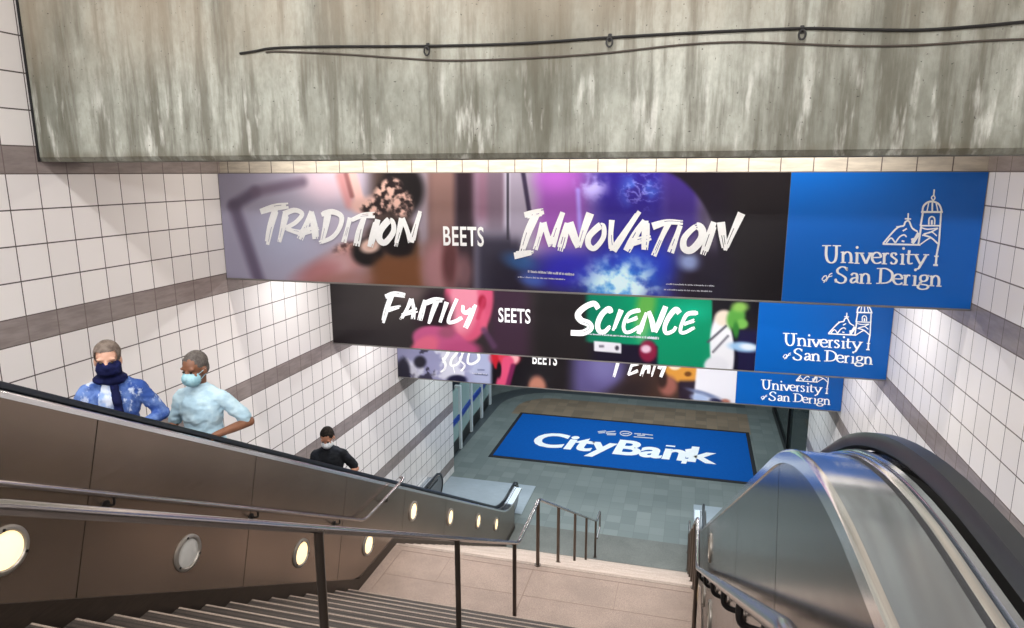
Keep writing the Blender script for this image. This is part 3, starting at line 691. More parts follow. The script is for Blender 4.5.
def art1(u, v):
    p = Paint(u, v); p.base((142, 138, 158))
    p.mixm((168, 160, 178), sm(235, 330, u)*sm(300, 180, v) if False else sm(235, 330, u)*.7)
    p.mixm((158, 162, 186), (1-sm(0, 1, math.hypot((u-285)/55, (v-240)/50)))*.8)
    p.mixm((216, 190, 204), (1-sm(.2, 1, math.hypot((u-330)/45, (v-182)/30)))*.8)
    p.seg(234, 206, 262, 290, 5.5, (84, 74, 96), .8, .9); p.seg(234, 205, 255, 192, 5.5, (84, 74, 96), .8, .9); p.seg(255, 192, 302, 182, 5, (100, 86, 106), .9, .8)
    # brown blurred background right of the hands
    p.mixm((96, 66, 48), sm(352, 380, u)*(1-sm(415, 430, u))*sm(218, 236, v)); p.mixm((64, 50, 46), sm(360, 380, u)*(1-sm(405, 420, u))*(1-sm(215, 240, v)))
    p.mixm((112, 86, 84), sm(415, 428, u)*(1-sm(452, 460, u))); p.mixm((136, 126, 138), sm(412, 420, u)*(1-sm(424, 432, u))*(1-sm(235, 250, v))*.8)
    p.mixm((122, 94, 90), sm(428, 436, u)*(1-sm(450, 462, u))*(1-sm(215, 250, v)))
    p.mixm((38, 26, 34), sm(450, 460, u)*(1-sm(470, 480, u))); p.mixm((124, 92, 112), sm(466, 482, u)*(1-sm(500, 506, u))*(1-sm(212, 236, v)))
    p.mixm((44, 40, 56), sm(468, 484, u)*(1-sm(515, 530, u))*sm(222, 246, v)); p.mixm((96, 86, 100), sm(482, 492, u)*(1-sm(500, 506, u))*(1-sm(224, 240, v))*.7)
    # hands with dark patterned cuff and rings
    p.blob(402, 190, 22, 26, (22, 18, 20), .25); p.blob(392, 236, 24, 16, (24, 18, 20), .3)
    p.seg(350, 170, 362, 208, 5, (216, 176, 172), .5); p.seg(341, 176, 350, 204, 5, (190, 128, 128), .8, .8); p.seg(346, 174, 352, 196, 2.2, (120, 70, 70), .8, .7); p.seg(358, 206, 384, 200, 7, (200, 162, 156), .6)
    k = p.nz(.16, 3, 5)
    for a in ((386, 196, 12, 14), (402, 204, 11, 13), (374, 208, 13, 8), (352, 252, 18, 10), (392, 186, 10, 8)):
        p.blob(*a, tuple(Vector((34, 24, 26)).lerp(Vector((206, 168, 156)), sm(-.35, .4, k))), .3)
    p.blob(346, 262, 30, 14, (160, 112, 108), .7, -.4); p.blob(334, 268, 18, 12, (206, 186, 196), .6, -.5, .7); p.blob(318, 274, 26, 12, (156, 96, 98), .7, -.4, .8)
    p.blob(368, 252, 16, 14, (20, 16, 18), .3); p.blob(370, 246, 10, 7, (204, 172, 160), .4, -.2); p.blob(400, 246, 14, 12, (22, 16, 18), .4)
    p.blob(346, 282, 34, 10, (140, 92, 84), .6, -.1, .7); p.mixm((108, 68, 44), sm(366, 384, u)*(1-sm(418, 430, u))*sm(252, 264, v)*.9)
    p.blob(440, 268, 18, 26, (150, 108, 112), .5); p.blob(450, 262, 8, 26, (84, 48, 50), .6); p.blob(464, 272, 8, 18, (132, 94, 98), .6, 0, .7)
    p.mixm((26, 20, 36), sm(476, 500, u)*sm(244, 268, v)*.85)
    p.rect(506.6, 509, 170, 240, (40, 36, 48), .8, .9)
    # right half: violet haze, blue smoke
    p.mixm((140, 132, 150), sm(509, 512, u)*(1-sm(530, 545, u))*(1-sm(225, 250, v)))
    p.seg(523, 172, 530, 216, 2.2, (48, 40, 62), .6)
    p.mixm((128, 70, 150), sm(526, 548, u)*(1-sm(575, 610, u))*(1-sm(232, 268, v)))
    p.mixm((160, 86, 178), (1-sm(.1, 1, math.hypot((u-556)/34, (v-180)/22)))*.8)
    p.mixm((38, 26, 120), sm(572, 610, u)*(1-sm(655, 690, u))); p.mixm((40, 36, 170), (1-sm(.2, 1, math.hypot((u-570)/60, (v-270)/34)))*.9)
    p.mixm((30, 60, 190), (1-sm(.2, 1, math.hypot((u-640)/60, (v-262)/40)))*.8)
    p.mixm((52, 34, 112), sm(655, 672, u)*(1-sm(690, 712, u))*(1-sm(225, 262, v)))
    p.mixm((18, 12, 22), sm(0, 6, math.hypot((u-640)/1.0, (v-262)*.82)-76)*sm(650, 670, u)); p.mixm((22, 12, 30), sm(668, 700, u)*sm(232, 268, v))
    if 565 < u < 720:
        k = p.nz(.035, 9, 5); k2 = p.nz(.07, 5, 5)
        low = 1-sm(.15, 1, math.hypot((u-620)/58, (v-286)/42)); p.mixm((60, 140, 214), sm(-.7, .6, k+low*.5)*low); p.mixm((206, 234, 244), sm(-.25, .75, k2*1.1+low*.4)*low*1.1)
        top = 1-sm(.1, 1, math.hypot((u-592)/24, (v-186)/22)); p.mixm((178, 170, 232), sm(-.35, .6, k2+top*.3)*top*.9)
        t3 = 1-sm(.1, 1, math.hypot((u-640)/30, (v-190)/30)); p.mixm((70, 110, 205), sm(-.2, .5, k+t3*.1)*t3*.8); p.mixm((160, 166, 232), sm(.14, 0., abs(k2))*t3*.55)
        p.seg(578, 190, 580, 232, 2.2, (150, 140, 222), .9, .7)
        w2 = 1-sm(.2, 1, math.hypot((u-690)/18, (v-262)/14)); p.mixm((150, 170, 220), w2*.8)
    p.blob(716, 246, 26, 60, (22, 14, 34), .4, 0, .55*sm(690, 705, u)); p.mixm((24, 20, 24), sm(716, 745, u))
    p.blob(520, 262, 16, 8, (40, 90, 150), .7, .3, .7); p.blob(532, 280, 12, 6, (70, 110, 200), .7, .2, .6)
    return p.c
def art2(u, v):
    p = Paint(u, v); p.base((46, 40, 42)); p.mixm((58, 52, 50), sm(330, 400, u)*(1-sm(300, 340, v))); p.mixm((34, 28, 32), 1-sm(330, 420, u) if v > 330 else 0)
    p.mixm((60, 40, 56), sm(480, 500, u)*(1-sm(520, 545, u))); p.mixm((34, 30, 32), sm(520, 545, u))
    p.blob(410, 292, 16, 9, (112, 92, 92), .8, 0, .7)
    p.blob(468, 302, 25, 42, (206, 84, 116), .1, .12); p.blob(464, 300, 15, 34, (230, 150, 168), .3, .1, .85); p.seg(480, 285, 484, 330, 3, (214, 92, 122), .8, .7); p.blob(482, 302, 4, 7, (160, 36, 62), .4); p.seg(478, 318, 484, 300, 2, (190, 60, 90), .8, .8)
    p.blob(437, 312, 15, 22, (40, 26, 34), .4, -.2); p.blob(426, 318, 12, 10, (44, 28, 36), .6)
    p.blob(440, 342, 28, 15, (186, 84, 128), .12, .25); p.blob(424, 348, 16, 10, (214, 100, 128), .3, -.6); p.blob(447, 332, 8, 6, (150, 78, 104), .6); p.blob(462, 350, 18, 9, (178, 76, 120), .4)
    p.seg(484, 330, 494, 346, 3, (92, 62, 92), .8, .8)
    g = sm(583, 592, u)*(1-sm(711, 713, u))*(1-sm(340+(u-590)*.11, 344+(u-590)*.11, v) if u < 652 else 1)
    p.mixm((4, 138, 96), g); p.mixm((14, 170, 130), g*(1-sm(0, 1, math.hypot((u-690)/40, (v-312)/18)))*.9); p.mixm((8, 96, 78), g*(1-sm(585, 640, u))*.6)
    p.blob(646, 306, 10, 22, (112, 168, 66), .6, .2, .8*g); p.blob(642, 330, 7, 12, (160, 196, 120), .8, 0, .5*g)
    p.mixm((26, 20, 40), sm(585, 600, u)*(1-sm(655, 660, u))*sm(341+(u-590)*.05, 344+(u-590)*.05, v)*(1-.0))
    p.blob(648, 351, 9, 11, (132, 30, 62), .25); p.blob(646, 349, 5, 4, (226, 190, 208), .4); p.rect(594, 621, 341+(u-595)*.09, 351+(u-595)*.09, (226, 224, 232), .6)
    p.rect(599, 604, 345, 347.5, (120, 116, 130), .6); p.blob(617, 348, 2, 2.4, (60, 56, 70), .4)
    p.mixm((22, 18, 56), sm(728, 731, u)*sm(332, 334, v)); p.mixm((20, 18, 26), sm(712, 714, u)*(1-sm(300, 334, v)) if u > 738 else sm(712, 715, u)*.6)
    p.mixm((30, 26, 62), sm(737, 741, u)*sm(326, 334, v))
    p.blob(722, 350, 12, 36, (232, 232, 236), .12, -.05); p.blob(716, 366, 12, 10, (226, 226, 232), .2); p.blob(724, 318, 9, 8, (238, 220, 200), .3)
    p.seg(708, 342, 726, 326, 1.2, (88, 86, 96), .7); p.seg(713, 352, 728, 336, 1.2, (120, 118, 128), .7)
    p.blob(736, 318, 9, 12, (92, 164, 70), .3, .3); p.blob(742, 324, 6, 5, (120, 184, 84), .4); p.blob(736, 330, 3, 8, (50, 120, 50), .5); p.blob(740, 307, 8, 5, (140, 190, 90), .6)
    p.blob(744, 347, 15, 5, (150, 190, 226), .4, .1); p.blob(748, 347, 8, 3, (226, 236, 246), .5, .1)
    return p.c
def art3(u, v):
    p = Paint(u, v); p.base((158, 158, 196))
    if u < 495:
        k = p.nz(.06, 2, 4); p.mixm((58, 54, 78), sm(.12, .3, k)*(1-sm(452, 468, u))); p.mixm((226, 226, 240), sm(.05, .4, p.nz(.05, 7, 4))*.9*(1-sm(470, 490, u)))
        p.blob(403, 372, 7, 14, (36, 34, 52), .3); p.blob(420, 362, 6, 6, (30, 28, 44), .4); p.blob(457, 380, 10, 5, (26, 24, 56), .3); p.mixm((176, 184, 216), sm(462, 478, u)*.85)
        p.seg(475, 374, 487, 375, .8, (90, 96, 130), .6); p.seg(478, 370, 484, 370, .7, (110, 116, 150), .6)
    m = sm(489, 494, u)
    p.mixm((20, 16, 22), m)
    p.blob(505, 358, 15, 9, (216, 62, 84), .25); p.blob(514, 358, 5, 6, (240, 176, 180), .4); p.seg(508, 362, 500, 392, 6, (222, 82, 122), .3); p.seg(494, 352, 497, 366, 3, (196, 34, 50), .5); p.blob(499, 370, 2.5, 8, (20, 16, 22), .4); p.seg(513, 366, 506, 392, 2.4, (120, 34, 80), .6)
    p.blob(537, 388, 9, 12, (186, 124, 104), .35); p.mixm((88, 80, 130), sm(562, 582, u)*(1-sm(612, 640, u))); p.mixm((118, 112, 166), (1-sm(.1, 1, math.hypot((u-604)/26, (v-366)/26)))*.9)
    p.mixm((60, 40, 34), sm(618, 640, u-(v-375)*-.6)); p.blob(622, 396, 30, 12, (34, 24, 30), .6, -.5, .9)
    p.blob(684, 372, 20, 11, (216, 150, 62), .2, .15); p.blob(688, 374, 3.5, 2.5, (110, 64, 24), .4); p.blob(675, 366, 6, 4, (240, 226, 200), .3)
    p.blob(668, 386, 9, 10, (150, 92, 82), .4); p.blob(662, 380, 5, 8, (46, 28, 26), .5); p.mixm((34, 22, 40), sm(677, 681, u)*sm(378, 384, v))
    p.mixm((232, 232, 240), sm(694, 697, u+(v-380)*.1)); p.blob(704, 394, 16, 2.4, (120, 134, 170), .6, .3); p.blob(700, 398, 9, 4, (170, 190, 226), .5, .2); p.blob(725, 402, 5, 3, (170, 110, 96), .5); p.blob(716, 401, 6, 2.5, (34, 34, 70), .5, .2)
    return p.c
def art_mat(name):
    m, nt, b = newmat(name); a = nt.nodes.new('ShaderNodeAttribute'); a.attribute_name = 'print'
    nt.links.new(a.outputs['Color'], b.inputs['Base Color']); b.inputs['Roughness'].default_value = .3; b.inputs['Specular IOR Level'].default_value = .4
    return m
M_art = art_mat('printed_picture')
def picture(y, x0, x1, z0, z1, nx, nz_, fn, parent, gain=1., name='picture_panel'):
    me = bpy.data.meshes.new(name); off = wloc(parent)
    vs, fs, cs = [], [], []
    for j in range(nz_+1):
        for i in range(nx+1):
            p = Vector((x0+(x1-x0)*i/nx, y, z0+(z1-z0)*j/nz_)); c = fn(*to_px(p)); cs.append((*[q*gain for q in lin([max(0, min(255, q)) for q in c])], 1)); vs.append(p-off)
    for j in range(nz_):
        for i in range(nx):
            a = j*(nx+1)+i; fs.append((a, a+nx+1, a+nx+2, a+1))
    me.from_pydata(vs, [], fs); at = me.color_attributes.new('print', 'FLOAT_COLOR', 'POINT')
    at.data.foreach_set('color', [q for c in cs for q in c]); me.materials.append(M_art)
    return link(bpy.data.objects.new(name, me), parent)

XB = [1.36, 1.515, 1.578]                      # where the blue panel starts on each banner
XB = [on_y(786, 238, 8).x, on_y(756.5, 338, YS[1]).x, on_y(736, 388, YS[2]).x]
BL = ['long overhead banner reading TRADITION and INNOVATION with a blue university panel, topmost of three',
      'overhead banner reading FAITILY and SCIENCE with a green and pink picture, middle of three',
      'overhead banner with lavender and white picture half hidden under the SCIENCE banner, lowest of three']
ARTS = [(art1, 600, 140), (art2, 400, 96), (art3, 330, 84)]
for i in range(3):
    y = YS[i]; zt, zb = ZS[i]
    sg = empty('banner_sign', ((XL+XR)/2, y, zb), BL[i], 'sign', 'overhead banners')
    mb = MB(); mb.box((XL+.004, y, zb), (XR-.004, y+.055, zt)); mb.build('backing_board', M_edge, sg)
    fn, nx, nz_ = ARTS[i]
    picture(y-.003, XL+.01, XB[i], zt-.004, zb+.018, nx, nz_, fn, sg, (1.3, .78, .82)[i])
    mb = MB(); mb.box((XB[i]+.004, y-.004, zb+.018), (XR-.01, y-.001, zt-.004)); bp = mb.build('blue_panel', M_blue1 if i == 0 else M_blue, sg); bp['label'] = 'royal blue panel with white university lettering'
    mb = MB(); mb.box((XL+.004, y-.012, zb-.004), (XR-.004, y+.055, zb+.014), .003); mb.build('bottom_trim', M_edge, sg)
    # university lockup
    if i == 0: pl = sign_plane(8, .006)
    else:
        A = on_y(822, 261, 8); a2 = [None, (783, 344), (761, 388)][i]; B = on_y(*a2, y); k = 1.065
        def pl(p, A=A, B=B, y=y, k=k):
            q = on_y(p[0], p[1], 8); return (B.x+(q.x-A.x)*k, y-.006, B.z+(q.z-A.z)*1.0)
    mb = MB()
    s = SERIF; sc = lambda st: crop(*s, st)
    stroke_mesh(mb, sc(L_UNI), 0, pl, nib=(15.5/s[2], 7/s[2])); stroke_mesh(mb, sc(S_UNI), 6/s[2], pl, straight=True)
    stroke_mesh(mb, sc(L_SAN), 0, pl, nib=(15.5/s[2], 7/s[2])); stroke_mesh(mb, sc(S_SAN), 6/s[2], pl, straight=True)
    stroke_mesh(mb, sc(L_OF), 6/s[2], pl)
    for dx, dy in DOTS: mb.face([pl((s[0]+(dx+8.5*math.cos(t))/s[2], s[1]+(dy+8.5*math.sin(t))/s[2])) for t in [q*PI/6 for q in range(12)]])
    mb.build('lettering', M_white, bp, normals=False)
    mb = MB(); stroke_mesh(mb, [(q[0], q[1]*1.25) for q in sc(EMB)], 7/s[2], pl); mb.build('emblem', M_white, bp, normals=False)
    for w in ([W_TRAD, W_INNO], [W_FAIT, W_SCI], [W_TOP3, W_TEAM])[i]:
        mb = MB(); stroke_mesh(mb, crop(w[0], w[1], w[2], w[3]), (1.3, 1.08, 1.1)[i]*w[4]/w[2], sign_plane(y, .006), brush=True); mb.build('lettering', M_white, sg, normals=False)
    body, (l, bt, r, tp) = [('BEETS', (443.5, 242.5, 484, 223.5)), ('SEETS', (498.5, 321.5, 530.5, 307.5)), ('BEETS', (532.5, 363.5, 557, 352))][i]
    a = on_y(l, bt, y); b = on_y(r, bt+(.4 if i == 0 else 1.2), y); c = on_y(l, tp, y)
    add_text(body, xz_frame(a.x, y-.006, a.z-(.03 if i == 0 else .0)), b.x-a.x, c.z-a.z, .018, 'lettering', M_white, sg, 1.08)
    # rows of fine print too small to read
    rows = [[(528, 574, 272.5, 275.6, 2.6), (518, 566, 277.5, 280, 1.5), (666, 714, 284.5, 286.5, 1.4), (664, 712, 290, 292, 1.4)], [(588, 640, 334.5, 338, 1.6), (634, 659, 337.5, 339.5, 2.6)], [(472, 487, 373.5, 374.5, 1.0)]][i]
    mb = MB(); pl2 = sign_plane(y, .006); rnd = random.Random(i)
    for u0, u1, v0, v1, h in rows:
        u = u0
        while u < u1:
            w = rnd.uniform(.5, 1.0); vv = v0+(v1-v0)*(u-u0)/(u1-u0); hh = h*rnd.uniform(.6, 1)
            mb.face([pl2((u, vv)), pl2((u, vv-hh)), pl2((u+w, vv-hh)), pl2((u+w, vv))]); u += w+rnd.choice((.25, .3, .35, .9))
    mb.build('fine_print', M_fine, sg, normals=False)

# ------------------------------------------------------------------ blue mat
zm = ZF
A, B, C_, D = (-5.56, 18.12), (2.0, 18.12), (2.0, 22.05), (-5.56, 22.05)
mt = empty('floor_mat', (-1.8, 20.1, ZF), 'large blue rectangular mat with white bank lettering on the lower concourse floor', 'mat')
mb = MB(); mb.box((A[0], A[1], ZF+.002), (C_[0], C_[1], ZF+.012)); mb.build('rubber_border', M_matk, mt)
mb = MB(); mb.box((A[0]+.11, A[1]+.13, ZF+.010), (C_[0]-.11, C_[1]-.13, ZF+.018)); mb.build('blue_field', M_matb, mt)
zc = ZF+.021
def fl_(u, v): q = on_z(u, v, zc); return q
a = fl_(533.5, 444.5); a2 = fl_(561, 448.0); b = fl_(718, 462.5); c = fl_(540, 432)
ybase = (fl_(560, 448.3).y + fl_(606, 453.6).y + fl_(700, 460.5).y)/3
ytop = fl_(615, 438.8).y
Mf = Matrix(((1, .10, 0, a.x-.12), (0, 1, 0, ybase), (0, 0, 1, zc), (0, 0, 0, 1)))
add_text('CityBank', Mf, b.x-a.x+.08, ytop-ybase, .032, 'lettering', M_white, mt, 1.0)
mb = MB()
def fp(p): q = on_z(p[0], p[1], zc+.0015); return (q.x, q.y, q.z)
sc = lambda st: [[(520+x/5.12, 420+y/5.12) for x, y in q] for q in st]
for q in sc([[(846,150),(880,146),(888,190),(850,194)], [(808,196),(862,198),(850,224),(824,222),(830,208)], [(748,128),(796,132),(794,139),(746,134)]]): mb.face([fp(p) for p in q])
mb.build('overlapping_stroke', M_white, mt, normals=False)
mb = MB(); sw = 5/5.12
stroke_mesh(mb, sc([[(398,60),(440,56)],[(402,66),(436,64)],[(440,68),(492,70)],[(440,62),(488,58)],[(445,75),(490,76)],[(512,66),(530,58),(560,62),(572,70),(552,80),(525,78),(512,66)],[(525,70),(560,70)],[(585,70),(620,72)],[(600,78),(640,80)],[(625,72),(680,78)],[(582,86),(682,94)]]), sw, fp)
mb.build('fine_print', M_fine, mt, normals=False)

# ------------------------------------------------------------------ cables and hooks on the beam
def cable(name, px, r, m, label, dy=.03):
    mb = MB(); P = []
    for (u, v) in px: q = on_y(u, v, 5.40-dy); P.append((q.x, q.y, q.z))
    cc = catmull(P, 6); mb.tube(cc, r, 8); o = mb.build(name, m, None, True); base_origin(o); return tag(o, label, 'cable')
cable('cable', [(240, 53.5), (256, 51), (275, 48), (330, 46.5), (430, 46), (520, 43.5), (610, 37.5), (700, 32.5), (800, 28.5), (860, 29.5), (920, 30), (980, 26), (1024, 22), (1080, 18)], .0105, M_cable, 'thick black cable strung along the concrete beam, upper of two', .0105)
cable('cable', [(266, 52.2), (280, 51.6), (340, 54), (400, 58), (450, 60.5), (520, 58.5), (600, 53.5), (680, 45), (740, 42), (800, 44), (860, 46), (920, 45), (980, 41), (1024, 39), (1080, 36)], .0075, M_cable2, 'thin grey-brown cable sagging below the thick one on the concrete beam', .0075)
for (u, v, lab) in [(428, 47, 'black cable hook on the beam, under the sagging middle of the thick cable'), (610, 38, 'black cable hook on the beam, central one of three'), (802, 30, 'black cable hook on the beam, nearest the right end of the cables')]:
    q = on_y(u, v, 5.40); o = empty('cable_hook', (q.x, q.y-.02, q.z-.1), lab, 'hook', 'cable hooks on the beam')
    mb = MB(); mb.box((q.x-.014, q.y-.008, q.z-.025), (q.x+.014, q.y+.002, q.z+.03), .003); mb.build('back_plate', M_cable, o)
    mb = MB(); mb.tube([(q.x + .022*math.cos(t), q.y-.03, q.z-.035+.032*math.sin(t)) for t in [k*2*PI/14 for k in range(15)]], .007, 6, False); mb.tube([(q.x, q.y-.03, q.z), (q.x, q.y-.004, q.z+.012)], .007, 6); mb.build('ring', M_cable, o, True)

# ------------------------------------------------------------------ lower concourse fittings
bar = empty('fare_barrier', (-6.75, 19, ZF), 'pale green panelled barrier with white posts and a blue band beyond the left tiled wall', 'barrier')
bx = [(-6.55, 17.15), (-6.60, 18.5), (-6.72, 19.9), (-6.78, 21.2), (-6.9, 22.6)]
for k, (x, y) in enumerate(bx):
    mb = MB(); mb.box((x-.10, y-.06, ZF+.003), (x+.10, y+.06, ZF+2.0), .012); mb.build('post', M_wpost, bar)
for (x0, y0), (x1, y1) in zip(bx, bx[1:]):
    for (za, zb, m_, nm) in ((.95, 1.12, M_bluetrim, 'blue_band'), (1.12, 1.95, M_glassp, 'panel'), (.42, .95, M_glassp, 'panel'), (.02, .42, M_dark, 'kick_board')):
        mb = MB(); t = .07 if nm == 'blue_band' else .03
        mb.prism([(x0-t, y0+.062), (x0+t, y0+.062), (x1+t, y1-.062), (x1-t, y1-.062)], 'z', ZF+za, ZF+zb-.004); mb.build(nm, m_, bar)
part = empty('glass_partition', (3.0, 19, ZF), 'dark framed glass partition at the far end of the right tiled wall', 'partition')
M_glass, nt, b_ = newmat('smoky_glass'); b_.inputs['Base Color'].default_value = (*lin((120, 132, 130)), 1); b_.inputs['Roughness'].default_value = .06; b_.inputs['Transmission Weight'].default_value = .85; b_.inputs['IOR'].default_value = 1.1
px0 = 2.98
mb = MB(); mb.box((px0-.06, 16.66, ZF+.003), (px0+.06, 24.4, ZF+.22)); mb.build('bottom_rail', M_dark, part)
for y in (16.72, 20.5, 24.3):
    mb = MB(); mb.box((px0-.07, y-.06, ZF+.22), (px0+.07, y+.06, ZF+3.4)); mb.build('frame_post', M_dark, part)
for a_, b2 in ((16.79, 20.43), (20.57, 24.23)):
    mb = MB(); mb.box((px0-.008, a_, ZF+.22), (px0+.008, b2, ZF+3.3)); mb.build('pane', M_glass, part)
mb = MB(); mb.box((px0-.06, 16.66, ZF+3.3), (px0+.06, 24.4, ZF+3.5)); mb.build('top_rail', M_dark, part)
mb = MB(); mb.box((px0-.12, 17.3, ZF+2.55), (px0-.02, 19.0, ZF+2.8), .01); mb.build('dark_plate', M_dark, part)

# ------------------------------------------------------------------ people
class Blob:                             # overlapping tapered limbs, fused afterwards into one continuous skin
    def __init__(s): s.bm = bmesh.new()
    def ell(s, c, r, rot=None, seg=20):
        M = Matrix.Translation(Vector(c)) @ (rot.to_4x4() if rot else Matrix()) @ Matrix.Diagonal((*r, 1))
        bmesh.ops.create_uvsphere(s.bm, u_segments=seg, v_segments=seg//2+2, radius=1, matrix=M); return s
    def cap(s, a, ra, b, rb, flat=1, ax=None, seg=14):
        a, b = Vector(a), Vector(b); t = (b-a).normalized()
        ref = Vector(ax) if ax else (Vector((0, 1, 0)) if abs(t.y) < .9 else Vector((1, 0, 0)))
        n = (ref - t*ref.dot(t)).normalized(); bn = t.cross(n); rows = []
        L = (b-a).length
        prof = [(-ra*math.cos(q), ra*math.sin(q)) for q in (.25, .6, 1.0, PI/2)] + [(L*k/4, ra+(rb-ra)*k/4) for k in (1, 2, 3)] + [(L+rb*math.cos(q), rb*math.sin(q)) for q in (PI/2, 1.0, .6, .25)]
        for o, r in prof: rows.append([s.bm.verts.new(a + t*o + (n*math.cos(k*2*PI/seg)*flat + bn*math.sin(k*2*PI/seg))*r) for k in range(seg)])
        for A, B in zip(rows, rows[1:]):
            for k in range(seg): s.bm.faces.new((A[k], A[(k+1) % seg], B[(k+1) % seg], B[k]))
        s.bm.faces.new(rows[0][::-1]); s.bm.faces.new(rows[-1]); return s
    def chain(s, pts, flat=1, ax=None):
        for (a, ra), (b, rb) in zip(pts, pts[1:]): s.cap(a, ra, b, rb, flat, ax)
        return s
    def fuse(s, name, m, parent, M, vox=.011, smooth=4, wrinkle=0, cut=None):
        bmesh.ops.recalc_face_normals(s.bm, faces=s.bm.faces)
        me = bpy.data.meshes.new(name); s.bm.to_mesh(me); s.bm.free()
        o = bpy.data.objects.new(name, me); COL.objects.link(o)
        r = o.modifiers.new('fuse', 'REMESH'); r.mode = 'VOXEL'; r.voxel_size = vox
        q = o.modifiers.new('ease', 'SMOOTH'); q.iterations = smooth; q.factor = .5
        dg = bpy.context.evaluated_depsgraph_get(); me2 = bpy.data.meshes.new_from_object(o.evaluated_get(dg))
        bpy.data.objects.remove(o); bpy.data.meshes.remove(me)
        if wrinkle:
            ns = [v.normal.copy() for v in me2.vertices]
            for v, n_ in zip(me2.vertices, ns):
                c = v.co; v.co = c + n_*wrinkle*(noise.fractal(Vector((c.x*9, c.y*9, c.z*16)), 1, 2, 3))
        if cut:
            bm = bmesh.new(); bm.from_mesh(me2); bmesh.ops.delete(bm, geom=[v for v in bm.verts if cut(v.co)], context='VERTS'); bm.to_mesh(me2); bm.free()
        me2.transform(M)
        for p in me2.polygons: p.use_smooth = True
        me2.materials.clear(); me2.materials.append(m); me2.name = name
        return link(bpy.data.objects.new(name, me2), parent)

def fingers(b, wrist, palm_dir, side, curl_dir, k=1.0):
    """palm, four curled fingers of unequal length and a thumb leaving the side of the palm"""
    w = Vector(wrist); d = Vector(palm_dir).normalized(); c = Vector(curl_dir).normalized(); c = (c-d*c.dot(d)).normalized(); sd = d.cross(c)*side
    kn = w + d*.095*k
    b.cap(w, .026*k, w+d*.05*k, .034*k, .55, c); b.cap(w+d*.03*k-sd*.018*k, .022*k, kn-sd*.02*k, .018*k, .8, c); b.cap(w+d*.03*k+sd*.018*k, .022*k, kn+sd*.022*k, .018*k, .8, c)
    for i, l in enumerate((.075, .085, .08, .062)):
        p0 = kn + sd*(.033-.022*i)*k; p1 = p0 + (d*.75+c*.5)*l*.5*k; p2 = p1 + (d*.15+c*.95)*l*.5*k
        b.cap(p0, .0105*k, p1, .0095*k, seg=8); b.cap(p1, .0095*k, p2, .008*k, seg=8)
    t0 = w + d*.03*k + sd*.03*k; t1 = t0 + (d*.6+sd*.7+c*.2)*.045*k; t2 = t1 + (d*.8+c*.5)*.035*k
    b.cap(t0, .014*k, t1, .012*k, seg=8); b.cap(t1, .012*k, t2, .010*k, seg=8)

